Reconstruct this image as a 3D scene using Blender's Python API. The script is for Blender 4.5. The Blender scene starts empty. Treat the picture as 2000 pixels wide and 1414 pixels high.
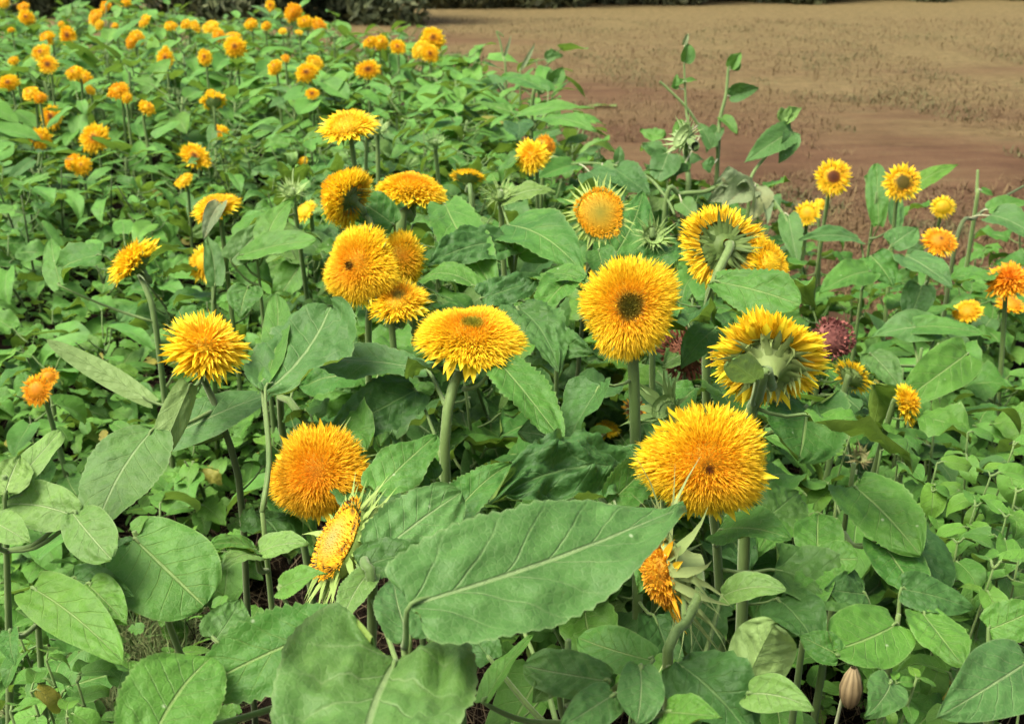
import bpy, math, random
import numpy as np
from mathutils import Vector, Matrix, noise as mnoise

# ------------------------------------------------------------------ basics
scene = bpy.context.scene
EXPOSURE = 1.12
col = scene.collection
F = 2144.0; CX = 1000.0; CY = 707.0; CAM_H = 1.28
PITCH = math.atan((CY + 120.0) / F)
sp_, cp_ = math.sin(PITCH), math.cos(PITCH)
CAM = Vector((0, 0, CAM_H))
FW = Vector((0, cp_, -sp_)); RT = Vector((1, 0, 0)); UP = Vector((0, sp_, cp_))

def P(px, py, z):
    return CAM + z * (FW + RT * ((px - CX) / F) + UP * ((CY - py) / F))
def plane(px, py, h):
    d = FW + RT * ((px - CX) / F) + UP * ((CY - py) / F)
    return CAM + d * ((h - CAM_H) / d.z)
def proj(p):
    v = p - CAM
    z = v.dot(FW)
    if z < 0.05: return None
    return (CX + F * v.dot(RT) / z, CY - F * v.dot(UP) / z, z)
def camdir(n):
    return (RT * n[0] + UP * n[1] - FW * n[2]).normalized()

# ------------------------------------------------------------------ mesh builder
class MB:
    def __init__(s):
        s.v = []; s.f = []; s.uv = []; s.c = []; s.m = []
    def vert(s, p, uv=(0, 0), c=(1, 1, 1)):
        s.v.append((p[0], p[1], p[2])); s.uv.append(uv); s.c.append(c)
        return len(s.v) - 1
    def face(s, idx, m=0):
        s.f.append(tuple(idx)); s.m.append(m)
    def merge(s, o, mat=None):
        b = len(s.v)
        if mat is None: s.v += o.v
        else: s.v += [tuple(mat @ Vector(q)) for q in o.v]
        s.uv += o.uv; s.c += o.c; s.m += o.m
        s.f += [tuple(i + b for i in f) for f in o.f]
    def mesh(s, name, mats, smooth=True):
        me = bpy.data.meshes.new(name)
        me.from_pydata(s.v, [], s.f)
        for m in mats: me.materials.append(m)
        n = len(me.polygons)
        me.polygons.foreach_set('material_index', np.array(s.m, dtype=np.int32))
        me.polygons.foreach_set('use_smooth', np.full(n, smooth, dtype=bool))
        vi = np.empty(len(me.loops), dtype=np.int32); me.loops.foreach_get('vertex_index', vi)
        ul = me.uv_layers.new(name='UVMap')
        ul.data.foreach_set('uv', np.array(s.uv, dtype=np.float32)[vi].ravel())
        ca = me.color_attributes.new('Col', 'FLOAT_COLOR', 'POINT')
        c4 = np.ones((len(s.v), 4), dtype=np.float32); c4[:, :3] = np.array(s.c, dtype=np.float32)
        ca.data.foreach_set('color', c4.ravel())
        me.update()
        return me
    def build(s, name, mats, parent=None, smooth=True, loc=None):
        return link(name, s.mesh(name, mats, smooth), parent, loc)

def link(name, data, parent=None, loc=None):
    o = bpy.data.objects.new(name, data); col.objects.link(o)
    if parent is not None: o.parent = parent
    if loc is not None: o.location = loc
    return o
def thing(name, label, cat, loc, group=None):
    o = bpy.data.objects.new(name, None); col.objects.link(o)
    o.location = loc; o.empty_display_size = 0.05
    tag(o, label, cat, group); return o
def tag(o, label=None, cat=None, group=None, kind=None):
    if label: o['label'] = label
    if cat: o['category'] = cat
    if group: o['group'] = group
    if kind: o['kind'] = kind

def spline(pts, n):
    """Catmull-Rom through pts -> n+1 points"""
    p = [Vector(q) for q in pts]
    p = [p[0] * 2 - p[1]] + p + [p[-1] * 2 - p[-2]]
    segs = len(p) - 3; out = []
    for i in range(n + 1):
        t = i / n * segs; k = min(int(t), segs - 1); t -= k
        a, b, c, d = p[k:k + 4]
        out.append(0.5 * ((2 * b) + (c - a) * t + (2 * a - 5 * b + 4 * c - d) * t * t + (3 * b - a - 3 * c + d) * t ** 3))
    return out
def tube(mb, pts, radii, sides=6, m=0, cap=True, c=(1, 1, 1)):
    n = len(pts); rings = []
    up = None
    for i, p in enumerate(pts):
        d = (pts[min(i + 1, n - 1)] - pts[max(i - 1, 0)])
        if d.length < 1e-9: d = Vector((0, 0, 1))
        d.normalize()
        if up is None: up = d.orthogonal().normalized()
        up = (up - d * up.dot(d)).normalized(); sd = d.cross(up)
        r = radii[i] if hasattr(radii, '__len__') else radii
        rings.append([mb.vert(p + (up * math.cos(2 * math.pi * k / sides) + sd * math.sin(2 * math.pi * k / sides)) * r,
                              (k / sides, i / max(n - 1, 1)), c) for k in range(sides)])
    for i in range(n - 1):
        for k in range(sides):
            mb.face((rings[i][k], rings[i][(k + 1) % sides], rings[i + 1][(k + 1) % sides], rings[i + 1][k]), m)
    if cap:
        mb.face(rings[-1], m); mb.face(rings[0][::-1], m)

# ------------------------------------------------------------------ materials
def newmat(name):
    m = bpy.data.materials.new(name); m.use_nodes = True
    nt = m.node_tree; nt.nodes.clear()
    return m, nt
class NT:
    def __init__(s, nt): s.nt = nt
    def n(s, typ, **kw):
        nd = s.nt.nodes.new(typ)
        for k, v in kw.items(): setattr(nd, k, v)
        return nd
    def l(s, a, b): s.nt.links.new(a, b)
    def val(s, sock, v):
        if hasattr(v, 'is_linked'): s.l(v, sock)
        else: sock.default_value = v
    def math(s, op, a, b=None, clamp=False):
        nd = s.n('ShaderNodeMath', operation=op, use_clamp=clamp)
        s.val(nd.inputs[0], a)
        if b is not None: s.val(nd.inputs[1], b)
        return nd.outputs[0]
    def mr(s, v, a, b, c=0.0, d=1.0, smooth=False):
        nd = s.n('ShaderNodeMapRange', interpolation_type='SMOOTHSTEP' if smooth else 'LINEAR')
        s.val(nd.inputs[0], v)
        for i, q in enumerate((a, b, c, d)): nd.inputs[i + 1].default_value = q
        return nd.outputs[0]
    def mix(s, f, a, b, mode='MIX'):
        nd = s.n('ShaderNodeMix', data_type='RGBA', blend_type=mode)
        s.val(nd.inputs[0], f)
        for sock, q in ((nd.inputs[6], a), (nd.inputs[7], b)):
            if hasattr(q, 'is_linked'): s.l(q, sock)
            else: sock.default_value = (q[0], q[1], q[2], 1)
        return nd.outputs[2]
    def noise(s, vec, scale, detail=3, rough=.5):
        nd = s.n('ShaderNodeTexNoise'); nd.inputs['Scale'].default_value = scale
        nd.inputs['Detail'].default_value = detail; nd.inputs['Roughness'].default_value = rough
        if vec is not None: s.l(vec, nd.inputs['Vector'])
        return nd.outputs[0]

def leaf_material(name, top, top2, back, vein, gloss=.5, spec=.22, transl=.28, speck=True, spots=.0, quilt=.35, yellow=0.):
    m, nt = newmat(name); g = NT(nt)
    uv = g.n('ShaderNodeUVMap').outputs[0]
    sep = g.n('ShaderNodeSeparateXYZ'); g.l(uv, sep.inputs[0])
    U = sep.outputs[0]; V = g.math('ABSOLUTE', g.math('SUBTRACT', g.math('MULTIPLY', sep.outputs[1], 2.0), 1.0))
    geo = g.n('ShaderNodeNewGeometry'); oi = g.n('ShaderNodeObjectInfo'); tc = g.n('ShaderNodeTexCoord')
    rnd = g.math('FRACT', g.math('ADD', oi.outputs['Random'], g.math('MULTIPLY', geo.outputs['Random Per Island'], 7.31)))
    wob = g.noise(geo.outputs['Position'], 14, 2)
    mid = g.mr(V, .015, .05, 1, 0, True)
    ph = g.math('ADD', g.math('SUBTRACT', g.math('MULTIPLY', U, 6.5), g.math('MULTIPLY', g.math('POWER', V, .8), 1.7)), g.math('MULTIPLY', wob, .5))
    s = g.math('MULTIPLY', g.math('ABSOLUTE', g.math('SUBTRACT', g.math('FRACT', ph), .5)), 2.0)
    lat = g.math('MULTIPLY', g.mr(s, .88, 1.0, 0, 1, True), g.mr(V, .15, 1.0, 1, .15))
    vo = g.n('ShaderNodeTexVoronoi', feature='DISTANCE_TO_EDGE'); vo.inputs['Scale'].default_value = 150
    g.l(geo.outputs['Position'], vo.inputs['Vector'])
    ret = g.mr(vo.outputs['Distance'], 0, .12, 1, 0)
    veins = g.math('MAXIMUM', mid, g.math('MULTIPLY', lat, .6))
    n1 = g.noise(geo.outputs['Position'], 35, 4, .6)
    c = g.mix(rnd, top, top2)
    c = g.mix(g.mr(g.math('FRACT', g.math('MULTIPLY', rnd, 5.7)), .72, 1, 0, .5), c, (top2[0] * 1.5, top2[1] * 1.12, top2[2] * .8))
    c = g.mix(g.mr(g.math('FRACT', g.math('MULTIPLY', rnd, 9.3)), .65, 1, 0, .45), c, (top[0] * .62, top[1] * .66, top[2] * .9))
    c = g.mix(g.mr(n1, .3, .7, 0, .5), c, tuple(x * .58 for x in top))
    # brighter, paler patches where the surface is dusty
    n2 = g.noise(geo.outputs['Position'], 9, 2)
    c = g.mix(g.mr(n2, .45, .72, 0, .45), c, tuple(min(1, x * 1.3 + .008) for x in top2))
    c = g.mix(g.math('MULTIPLY', veins, .75), c, vein)
    c = g.mix(g.math('MULTIPLY', ret, .13), c, vein)
    c = g.mix(g.mr(V, .955, 1.0, 0, .4), c, vein)
    if yellow:
        c = g.mix(g.math('MULTIPLY', g.math('GREATER_THAN', g.math('FRACT', g.math('MULTIPLY', rnd, 23.7)), 1 - yellow), .75), c, (.27, .22, .035))
    if speck:
        v2 = g.n('ShaderNodeTexVoronoi', feature='F1'); v2.inputs['Scale'].default_value = 55
        g.l(geo.outputs['Position'], v2.inputs['Vector'])
        sc = g.n('ShaderNodeSeparateColor'); g.l(v2.outputs['Color'], sc.inputs[0])
        dot = g.math('MULTIPLY', g.mr(v2.outputs['Distance'], .05, .14, 1, 0), g.math('GREATER_THAN', sc.outputs[0], .93))
        c = g.mix(g.math('MULTIPLY', dot, .55), c, (.45, .55, .32))
    if spots:
        n3 = g.noise(geo.outputs['Position'], 22, 5, .7)
        c = g.mix(g.mr(n3, .60, .70, 0, spots), c, (.19, .10, .03))
    bk = g.mix(g.math('MULTIPLY', veins, .6), back, tuple(min(1, x * 1.6) for x in back))
    bk = g.mix(g.mr(n1, .3, .7, 0, .3), bk, tuple(x * .7 for x in back))
    cc = g.mix(geo.outputs['Backfacing'], c, bk)
    hgt = g.math('ADD', g.math('MULTIPLY', veins, -.7), g.math('ADD', g.math('MULTIPLY', ret, -.10), g.math('MULTIPLY', n1, .9)))
    qv = g.n('ShaderNodeTexVoronoi', feature='SMOOTH_F1'); qv.inputs['Scale'].default_value = 85; g.l(geo.outputs['Position'], qv.inputs['Vector'])
    fn = g.noise(geo.outputs['Position'], 260, 3, .7)
    hgt = g.math('ADD', hgt, g.math('ADD', g.math('MULTIPLY', qv.outputs['Distance'], -quilt * 2.4), g.math('MULTIPLY', fn, .35)))
    bump = g.n('ShaderNodeBump'); bump.inputs['Strength'].default_value = .75; bump.inputs['Distance'].default_value = .0028
    g.l(hgt, bump.inputs['Height'])
    bs = g.n('ShaderNodeBsdfPrincipled')
    g.l(cc, bs.inputs['Base Color']); g.l(bump.outputs[0], bs.inputs['Normal'])
    bs.inputs['Sheen Weight'].default_value = .05; bs.inputs['Sheen Tint'].default_value = (.65, .95, .55, 1); bs.inputs['Sheen Roughness'].default_value = .4
    bs.inputs['Roughness'].default_value = gloss; bs.inputs['Specular IOR Level'].default_value = spec
    tr = g.n('ShaderNodeBsdfTranslucent')
    g.l(g.mix(.5, cc, (.20, .36, .03)), tr.inputs['Color'])
    mx = g.n('ShaderNodeMixShader'); mx.inputs[0].default_value = transl
    g.l(bs.outputs[0], mx.inputs[1]); g.l(tr.outputs[0], mx.inputs[2])
    out = g.n('ShaderNodeOutputMaterial'); g.l(mx.outputs[0], out.inputs[0])
    return m

def col_material(name, rough=.6, transl=.25, noise_amt=.25, spec=.25, tcol=None):
    m, nt = newmat(name); g = NT(nt)
    at = g.n('ShaderNodeAttribute', attribute_name='Col')
    geo = g.n('ShaderNodeNewGeometry')
    n1 = g.noise(geo.outputs['Position'], 120, 3, .6)
    c = g.mix(g.mr(n1, .35, .75, 0, noise_amt), at.outputs[0], g.mix(1.0, at.outputs[0], (.55, .5, .45), 'MULTIPLY'))
    bs = g.n('ShaderNodeBsdfPrincipled'); g.l(c, bs.inputs['Base Color'])
    bs.inputs['Roughness'].default_value = rough; bs.inputs['Specular IOR Level'].default_value = spec
    out = g.n('ShaderNodeOutputMaterial')
    if transl:
        tr = g.n('ShaderNodeBsdfTranslucent'); g.l(at.outputs[0], tr.inputs['Color'])
        mx = g.n('ShaderNodeMixShader'); mx.inputs[0].default_value = transl
        g.l(bs.outputs[0], mx.inputs[1]); g.l(tr.outputs[0], mx.inputs[2]); g.l(mx.outputs[0], out.inputs[0])
    else: g.l(bs.outputs[0], out.inputs[0])
    return m

def stem_material(name, a, b, streak=60):
    m, nt = newmat(name); g = NT(nt)
    geo = g.n('ShaderNodeNewGeometry'); oi = g.n('ShaderNodeObjectInfo')
    mp = g.n('ShaderNodeMapping'); mp.inputs['Scale'].default_value = (1, 1, .15); g.l(geo.outputs['Position'], mp.inputs[0])
    n1 = g.noise(mp.outputs[0], streak * 3, 4, .7); n2 = g.noise(geo.outputs['Position'], 9, 2)
    c = g.mix(g.mr(n2, .3, .7), a, b)
    c = g.mix(g.mr(n1, .3, .75, 0, .45), c, tuple(x * .5 for x in a))
    bump = g.n('ShaderNodeBump'); bump.inputs['Strength'].default_value = .5; bump.inputs['Distance'].default_value = .001
    g.l(n1, bump.inputs['Height'])
    bs = g.n('ShaderNodeBsdfPrincipled'); g.l(c, bs.inputs['Base Color']); g.l(bump.outputs[0], bs.inputs['Normal'])
    bs.inputs['Roughness'].default_value = .6; bs.inputs['Specular IOR Level'].default_value = .25
    bs.inputs['Sheen Weight'].default_value = .25; bs.inputs['Sheen Tint'].default_value = (.8, .9, .6, 1)
    out = g.n('ShaderNodeOutputMaterial'); g.l(bs.outputs[0], out.inputs[0])
    return m

M_LEAF = leaf_material('sunflower leaf', (.042, .148, .020), (.080, .212, .025), (.150, .245, .036), (.20, .30, .09))
M_LEAF_BLUE = leaf_material('broad grey green leaf', (.054, .148, .032), (.072, .178, .038), (.165, .26, .048), (.21, .30, .12))
M_LEAF_DARK = leaf_material('dark green leaf', (.032, .100, .020), (.050, .140, .026), (.110, .195, .035), (.11, .20, .06), speck=False, quilt=1.0)
M_LEAF_PALE = leaf_material('pale leaf', (.105, .225, .042), (.135, .255, .052), (.19, .30, .09), (.28, .38, .16))
M_LEAF_WILT = leaf_material('withered leaf', (.13, .20, .085), (.17, .22, .10), (.22, .27, .13), (.30, .33, .18), gloss=.7, spots=.5)
M_LEAF_FAR = leaf_material('bed leaf', (.066, .205, .028), (.110, .280, .038), (.15, .26, .045), (.18, .30, .09), speck=False, yellow=.008)
M_WEED = leaf_material('weed leaf', (.054, .166, .021), (.104, .255, .030), (.14, .25, .04), (.18, .30, .08), speck=False, yellow=.015)
M_STEM = stem_material('green stem', (.080, .150, .034), (.135, .21, .055))
M_STEM_DARK = stem_material('dark stem', (.045, .080, .020), (.08, .115, .032))
M_STEM_PALE = stem_material('pale dry stem', (.28, .33, .16), (.40, .39, .25))
M_PETAL = col_material('sunflower petal', .6, .33, .10)
M_BRACT = col_material('green bract', .6, .18, .25)
M_DEAD = col_material('dead floret', .8, .05, .4)
M_STRAW = col_material('dry straw', .8, .1, .3)

# ------------------------------------------------------------------ leaves
def blade(mb, L, W, nu=14, nv=6, arch=.06, fold=.12, wave=.06, puck=.03, serr=.03, cord=.10, twist=0., seed=0,
          origin=Vector((0, 0, 0)), ax=None, m=0, pw=(.42, .95), curl=0., ragged=0.):
    """leaf blade grown from origin along ax=(X,Y,Z) frame; u along, v across"""
    rg = random.Random(seed)
    if ax is None: ax = (Vector((1, 0, 0)), Vector((0, 1, 0)), Vector((0, 0, 1)))
    X, Y, Z = ax
    a, b = pw; um = a / (a + b); wmax = um ** a * (1 - um) ** b
    f1, f2, p1, p2, p3 = rg.uniform(7, 11), rg.uniform(3, 5), rg.uniform(0, 6), rg.uniform(0, 6), rg.uniform(0, 6)
    side = rg.uniform(-.04, .04)
    bend = rg.uniform(-.05, .05)
    ids = []
    for i in range(nu + 1):
        u = (i / nu) ** 1.25; row = []
        uu = .004 + .992 * u; lob = cord * L * (1 - u) ** (3 if cord > .25 else 5) * min(1, u / .05) ** .7
        w = W * .5 * (uu ** a * (1 - uu) ** b) / wmax
        for j in range(nv * 2 + 1):
            v = (j - nv) / nv
            sg = 1 if v > 0 else -1
            ww = w * (1 + side * sg)
            if abs(j - nv) == nv:
                ww *= 1 + serr * (((i * 2 + (j > nv)) % 4) / 2 - .5 + rg.uniform(-.3, .3)) * 2 * min(1, 4 * (1 - u)) - ragged * max(0, math.sin(u * 23 + p3 + sg)) ** 6
            x = u * L - lob * abs(v) ** 1.6 + .05 * L * abs(v) * u * (1 - u)
            y = v * ww + bend * L * 4 * u * (1 - u)
            vf = abs(v)
            z = arch * L * 4 * u * (1 - u) + fold * vf * ww * 2 * .5
            z += wave * W * (math.sin(u * f1 + p1 + sg * .9) * .5 + math.sin(u * f2 + p2 - sg * 1.7) * .5) * vf ** 1.7
            q = (u * 6.5 - vf ** .8 * 1.7) % 1.0
            z += puck * W * .45 * (abs(math.sin(math.pi * q)) - .5) * min(1, vf * 4) * (1 - vf ** 3) * min(1, (1 - u) * 3)
            if puck:
                z += puck * W * 1.6 * mnoise.noise(Vector((u * 5 + seed, v * 2.6 * W / L * 2, p1))) * min(1, vf * 3)
                z += puck * W * .9 * mnoise.noise(Vector((u * 11 + seed, v * 11 * W / L, p2))) * min(1, vf * 3)
            if curl: z -= curl * L * max(0, u - .55) ** 2 * 2.5
            th = twist * u ** 3
            yc = y * math.cos(th) - (z - arch * L * 4 * u * (1 - u)) * math.sin(th)
            zc = arch * L * 4 * u * (1 - u) + y * math.sin(th) + (z - arch * L * 4 * u * (1 - u)) * math.cos(th)
            row.append(mb.vert(origin + X * x + Y * yc + Z * zc, (u, v * .5 + .5)))
        ids.append(row)
    for i in range(nu):
        for j in range(nv * 2):
            mb.face((ids[i][j], ids[i + 1][j], ids[i + 1][j + 1], ids[i][j + 1]), m)

def leaf_with_petiole(L, W, pl, rise, down, seed, nu=12, nv=4, pr=.0022, **kw):
    """origin at the stem; petiole runs out along +x rising by `rise`, blade then tips `down` radians"""
    mb = MB()
    end = Vector((pl * math.cos(rise), 0, pl * math.sin(rise)))
    mids = end * .55 + Vector((0, 0, -.10 * pl))
    tube(mb, spline([Vector((0, 0, 0)), mids, end, end + Vector((.02 * math.cos(down), 0, -.02 * math.sin(down)))], 5),
         [pr * 1.25, pr * 1.1, pr, pr, pr * .9, pr * .7], 5, 1)
    X = Vector((math.cos(down), 0, -math.sin(down))); Z = Vector((math.sin(down), 0, math.cos(down))); Y = Vector((0, 1, 0))
    blade(mb, L, W, nu, nv, seed=seed, origin=end, ax=(X, Y, Z), **kw)
    return mb

# ------------------------------------------------------------------ flower heads
Y_RIM = (.97, .72, .025); Y_LIGHT = (.98, .80, .05); Y_MID = (.98, .68, .020); O_MID = (.96, .56, .016); O_DEEP = (.90, .40, .014)
G_DISC = (.18, .19, .022); G_DARK = (.16, .12, .016); BR = (.11, .035, .012)
def lerp3(a, b, t): t = max(0, min(1, t)); return tuple(x + (y - x) * t for x, y in zip(a, b))
def pal_teddy(r, rg):
    if r < .3: c = lerp3(O_DEEP, O_MID, r / .3)
    elif r < .55: c = lerp3(O_MID, Y_MID, (r - .3) / .25)
    else: c = lerp3(Y_MID, Y_RIM, (r - .55) / .3)
    return c
def pal_yellow(r, rg):
    return lerp3(O_MID, Y_RIM, r * 1.5)
def mk_disc(fr, inner=G_DISC, edge=G_DARK, base=pal_teddy):
    def f(r, rg):
        if r < fr: return lerp3(inner, edge, (r / fr) ** 2)
        if r < fr * 1.35: return lerp3(edge, O_DEEP, (r - fr) / (fr * .35)) if rg.random() < .6 else O_MID
        return base(max(.25, r), rg)
    return f
def pal_brown(r, rg):
    return lerp3((.09, .028, .016), (.28, .11, .05), rg.random())
def pal_maroon(r, rg):
    return lerp3((.11, .03, .024), (.30, .12, .09), rg.random() ** 1.3)
def pal_orange(r, rg):
    return lerp3((.78, .27, .010), (.95, .50, .015), r)
def pal_old(r, rg):
    return lerp3((.62, .30, .02), (.95, .58, .03), rg.random())

def floret(mb, p, d, nrm, ln, w, c0, c1, droop, rg, m=0):
    s = d.cross(nrm)
    if s.length < 1e-6: s = d.orthogonal()
    s.normalize(); up = s.cross(d).normalized()
    a = rg.uniform(-.5, .5); s = (s * math.cos(a) + up * math.sin(a)); up = s.cross(d).normalized()
    mid = p + d * ln * .58 + up * ln * droop * .25
    tip = p + d * ln - up * ln * droop * .35
    cm = lerp3(c0, c1, .6)
    b0 = mb.vert(p - s * w * .35, (0, 0), c0); b1 = mb.vert(p + s * w * .35, (0, 0), c0)
    m0 = mb.vert(mid - s * w * .5 + up * w * .18, (0, 0), cm); mc = mb.vert(mid - up * w * .10, (0, 0), lerp3(c0, c1, .4)); m1 = mb.vert(mid + s * w * .5 + up * w * .18, (0, 0), cm)
    t = mb.vert(tip, (0, 0), c1)
    mb.face((b0, b1, mc), m); mb.face((b0, mc, m0), m); mb.face((b1, m1, mc), m)
    mb.face((m0, mc, t), m); mb.face((mc, m1, t), m)

def head_mesh(R, N=900, pal=pal_teddy, seed=0, rb=.62, hb=.42, ln=(.12, .36), wd=(.026, .062), rays=26, raylen=.45, disc=0., wrap=1.62, rag=.25, raydir=0., fluff=.55, raypal=None, raywd=.15):
    """double sunflower: dome of narrow florets facing +z, ray petals round its edge"""
    rg = random.Random(seed); mb = MB()
    Rb, Hb = R * rb, R * hb
    ph = [rg.uniform(0, 6.28) for _ in range(4)]
    def wob(a): return 1 + .05 * math.sin(2 * a + ph[0]) + .05 * math.sin(3 * a + ph[1]) + .04 * math.sin(5 * a + ph[2])
    rings = []; c = pal(.6, rg); c = tuple(x * .6 for x in c)
    for i in range(7):
        th = min(wrap, 1.7) * i / 6 * .98
        rings.append([mb.vert(Vector((Rb * .93 * math.sin(th) * math.cos(k * .3927), Rb * .93 * math.sin(th) * math.sin(k * .3927), Hb * .93 * math.cos(th))), (0, 0),
                              tuple(x * .8 for x in pal(i / 6 * .95, rg))) for k in range(16)])
    for i in range(6):
        for k in range(16): mb.face((rings[i][k], rings[i + 1][k], rings[i + 1][(k + 1) % 16], rings[i][(k + 1) % 16]))
    for i in range(N):
        r = math.sqrt((i + .5) / N); a = i * 2.399963 + rg.uniform(-.12, .12)
        th = r * wrap
        wv = wob(a)
        p = Vector((Rb * wv * math.sin(th) * math.cos(a), Rb * wv * math.sin(th) * math.sin(a), Hb * math.cos(th)))
        nr = Vector((p.x / Rb ** 2, p.y / Rb ** 2, p.z / Hb ** 2)).normalized()
        rad = Vector((math.cos(a), math.sin(a), 0))
        k = .25 + fluff * r
        d = (nr * (1 - .4 * r) + rad * k * (.6 + .4 * r) + Vector((rg.gauss(0, .13), rg.gauss(0, .13), rg.gauss(0, .13)))).normalized()
        if disc and r < disc:
            l = R * .07 * rg.uniform(.7, 1.2); w = R * .035; dr = 0
        else:
            l = R * (ln[0] + (ln[1] - ln[0]) * r ** 1.6) * rg.uniform(.6, 1.22) * (1 + 1.6 * (wv - 1)); w = R * (wd[0] + (wd[1] - wd[0]) * r ** 2.2) * rg.uniform(.7, 1.3)
            dr = rg.uniform(-.15, .35)
        c1 = pal(r, rg); j = rg.uniform(.78, 1.08)
        c1 = tuple(min(.97, x * j) for x in c1); c0 = lerp3(c1, tuple(x * .88 * q for x, q in zip(c1, (1, .8, .8))), .8)
        floret(mb, p, d, nr, l, w, c0, c1, dr, rg)
    rp = raypal or pal
    for i in range(rays * 2):
        a = i / rays * 6.2832 + rg.uniform(-.12, .12)
        if rg.random() < rag * .4: continue
        rad = Vector((math.cos(a), math.sin(a), 0)); th = 1.42 + .25 * (i // rays) + rg.uniform(-.1, .1)
        p = Vector((Rb * .95 * math.cos(a), Rb * .95 * math.sin(a), Hb * math.cos(th)))
        d = (rad + Vector((0, 0, raydir + rg.uniform(-.22, .22))) + rad.cross(Vector((0, 0, 1))) * rg.uniform(-.2, .2)).normalized()
        l = R * raylen * rg.uniform(1 - rag, 1.06); c1 = tuple(min(.97, x * rg.uniform(.9, 1.1)) for x in lerp3(rp(1, rg), Y_LIGHT if rp is not pal_orange and rp is not pal_old else rp(1, rg), rg.random() * .7))
        ray(mb, p, d, Vector((0, 0, 1)), l, R * raywd * rg.uniform(.75, 1.2), lerp3(c1, O_MID, .4), c1, rg)
    return mb
def ray(mb, p, d, up, l, w, c0, c1, rg, m=0):
    s = d.cross(up).normalized(); up = s.cross(d).normalized()
    tw = rg.uniform(-.45, .45); s, up = s * math.cos(tw) + up * math.sin(tw), up * math.cos(tw) - s * math.sin(tw)
    prof = (.35, .85, 1.0, .8, .38, .03); cv = rg.uniform(-.18, .25); rows = []
    for i, q in enumerate(prof):
        t = i / 5; c = p + d * l * t + up * l * cv * t * t; cc = lerp3(c0, c1, t * 1.4)
        rows.append([mb.vert(c - s * w * .5 * q + up * w * .14 * q, (0, 0), cc), mb.vert(c - up * w * .05, (0, 0), lerp3(cc, c0, .25)), mb.vert(c + s * w * .5 * q + up * w * .14 * q, (0, 0), cc)])
    for i in range(5):
        for k in range(2): mb.face((rows[i][k], rows[i][k + 1], rows[i + 1][k + 1], rows[i + 1][k]), m)

def calyx_mesh(R, n=26, zdir=1., ln=.42, wd=.13, seed=0, rb=.60, depth=.34, spread=.55, c_a=(.12, .20, .05), c_b=(.20, .30, .085), rows=2, curl=.3, neck=.14, fat=False):
    rg = random.Random(seed); mb = MB()
    prof = [(rb * 1.0, .02), (rb * .98, -.06), (rb * .86, -.15), (rb * .6, -.24), (rb * .35, -.30), (neck, -depth), (neck * .8, -depth - .12)]
    if fat: prof = [(rb, .02), (rb * 1.02, -.1 * depth), (rb * .96, -.28 * depth), (rb * .80, -.48 * depth), (rb * .55, -.72 * depth), (neck, -depth), (neck * .8, -depth - .12)]
    rings = []
    for (r, z) in prof:
        rings.append([mb.vert(Vector((R * r * math.cos(k * .3142), R * r * math.sin(k * .3142), R * z)), (0, 0), lerp3(c_a, c_b, .3 + rg.random() * .3)) for k in range(20)])
    for i in range(len(prof) - 1):
        for k in range(20): mb.face((rings[i][k], rings[i + 1][k], rings[i + 1][(k + 1) % 20], rings[i][(k + 1) % 20]))
    for row in range(rows):
        for i in range(n):
            a = (i + row * .5) / n * 6.2832 + rg.uniform(-.12, .12)
            rad = Vector((math.cos(a), math.sin(a), 0)); r0, z0 = (rb * (.95 - .28 * row), -.08 - .09 * row) if not fat else (rb * (1.0, .97, .84, .66)[row], -(.06, .22, .42, .62)[row] * depth)
            p = rad * R * r0 + Vector((0, 0, R * z0))
            d = (rad * spread + Vector((0, 0, (1 - spread) * (.9 - .5 * row) * zdir + rg.uniform(-.25, .2)))).normalized()
            l = R * ln * rg.uniform(.65, 1.25); w = R * wd * rg.uniform(.7, 1.2)
            s = d.cross(Vector((0, 0, 1)))
            if s.length < 1e-4: s = rad.cross(Vector((0, 0, 1)))
            s.normalize(); up = s.cross(d).normalized()
            cv = curl * rg.uniform(-.4, 1.3); sw = rg.uniform(-.3, .3); rowsv = []
            c = lerp3(c_a, c_b, rg.random())
            for k, q in enumerate((.8, 1.0, .62, .28, .03)):
                t = k / 4; ctr = p + d * l * t - up * l * cv * t * t + s * l * sw * t * t
                rowsv.append([mb.vert(ctr - s * w * .5 * q + up * w * .12 * q, (0, 0), lerp3(c, c_b, t * .6)), mb.vert(ctr, (0, 0), lerp3(c, c_b, .3)), mb.vert(ctr + s * w * .5 * q + up * w * .12 * q, (0, 0), lerp3(c, c_b, t * .6))])
            for k in range(4):
                for h in range(2): mb.face((rowsv[k][h], rowsv[k][h + 1], rowsv[k + 1][h + 1], rowsv[k + 1][h]))
    return mb

def rot_to(n, spin=0.):
    q = Vector((0, 0, 1)).rotation_difference(n)
    return q.to_matrix().to_4x4() @ Matrix.Rotation(spin, 4, 'Z')

# ------------------------------------------------------------------ occupancy: what must stay visible
KEEP = []      # (px, py, rx, ry, depth)
def hidden_hero(p, pad=6):
    q = proj(p)
    if q is None: return True
    for (x, y, rx, ry, z) in KEEP:
        if q[2] < z - .03:
            if ((q[0] - x) / (rx + pad)) ** 2 + ((q[1] - y) / (ry + pad)) ** 2 < 1: return True
    return False

PLANTS = {}
class Plant:
    pass
def stem_path(top, n, pts, rg, lean=None, mid_n=.025):
    """from the head down along -n, through the waypoints, to the ground"""
    out = [top]
    out.append(top - n * mid_n * .8 + Vector((0, 0, -mid_n * .25)))
    out += pts
    last = out[-1]
    h = last.z
    off = lean if lean is not None else Vector((rg.uniform(-.05, .05), rg.uniform(-.02, .08), 0))
    if h > .12:
        out.append(Vector((last.x + off.x * .6, last.y + off.y * .6, h * .5)))
    out.append(Vector((last.x + off.x, last.y + off.y, -.01)))
    return out

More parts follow.
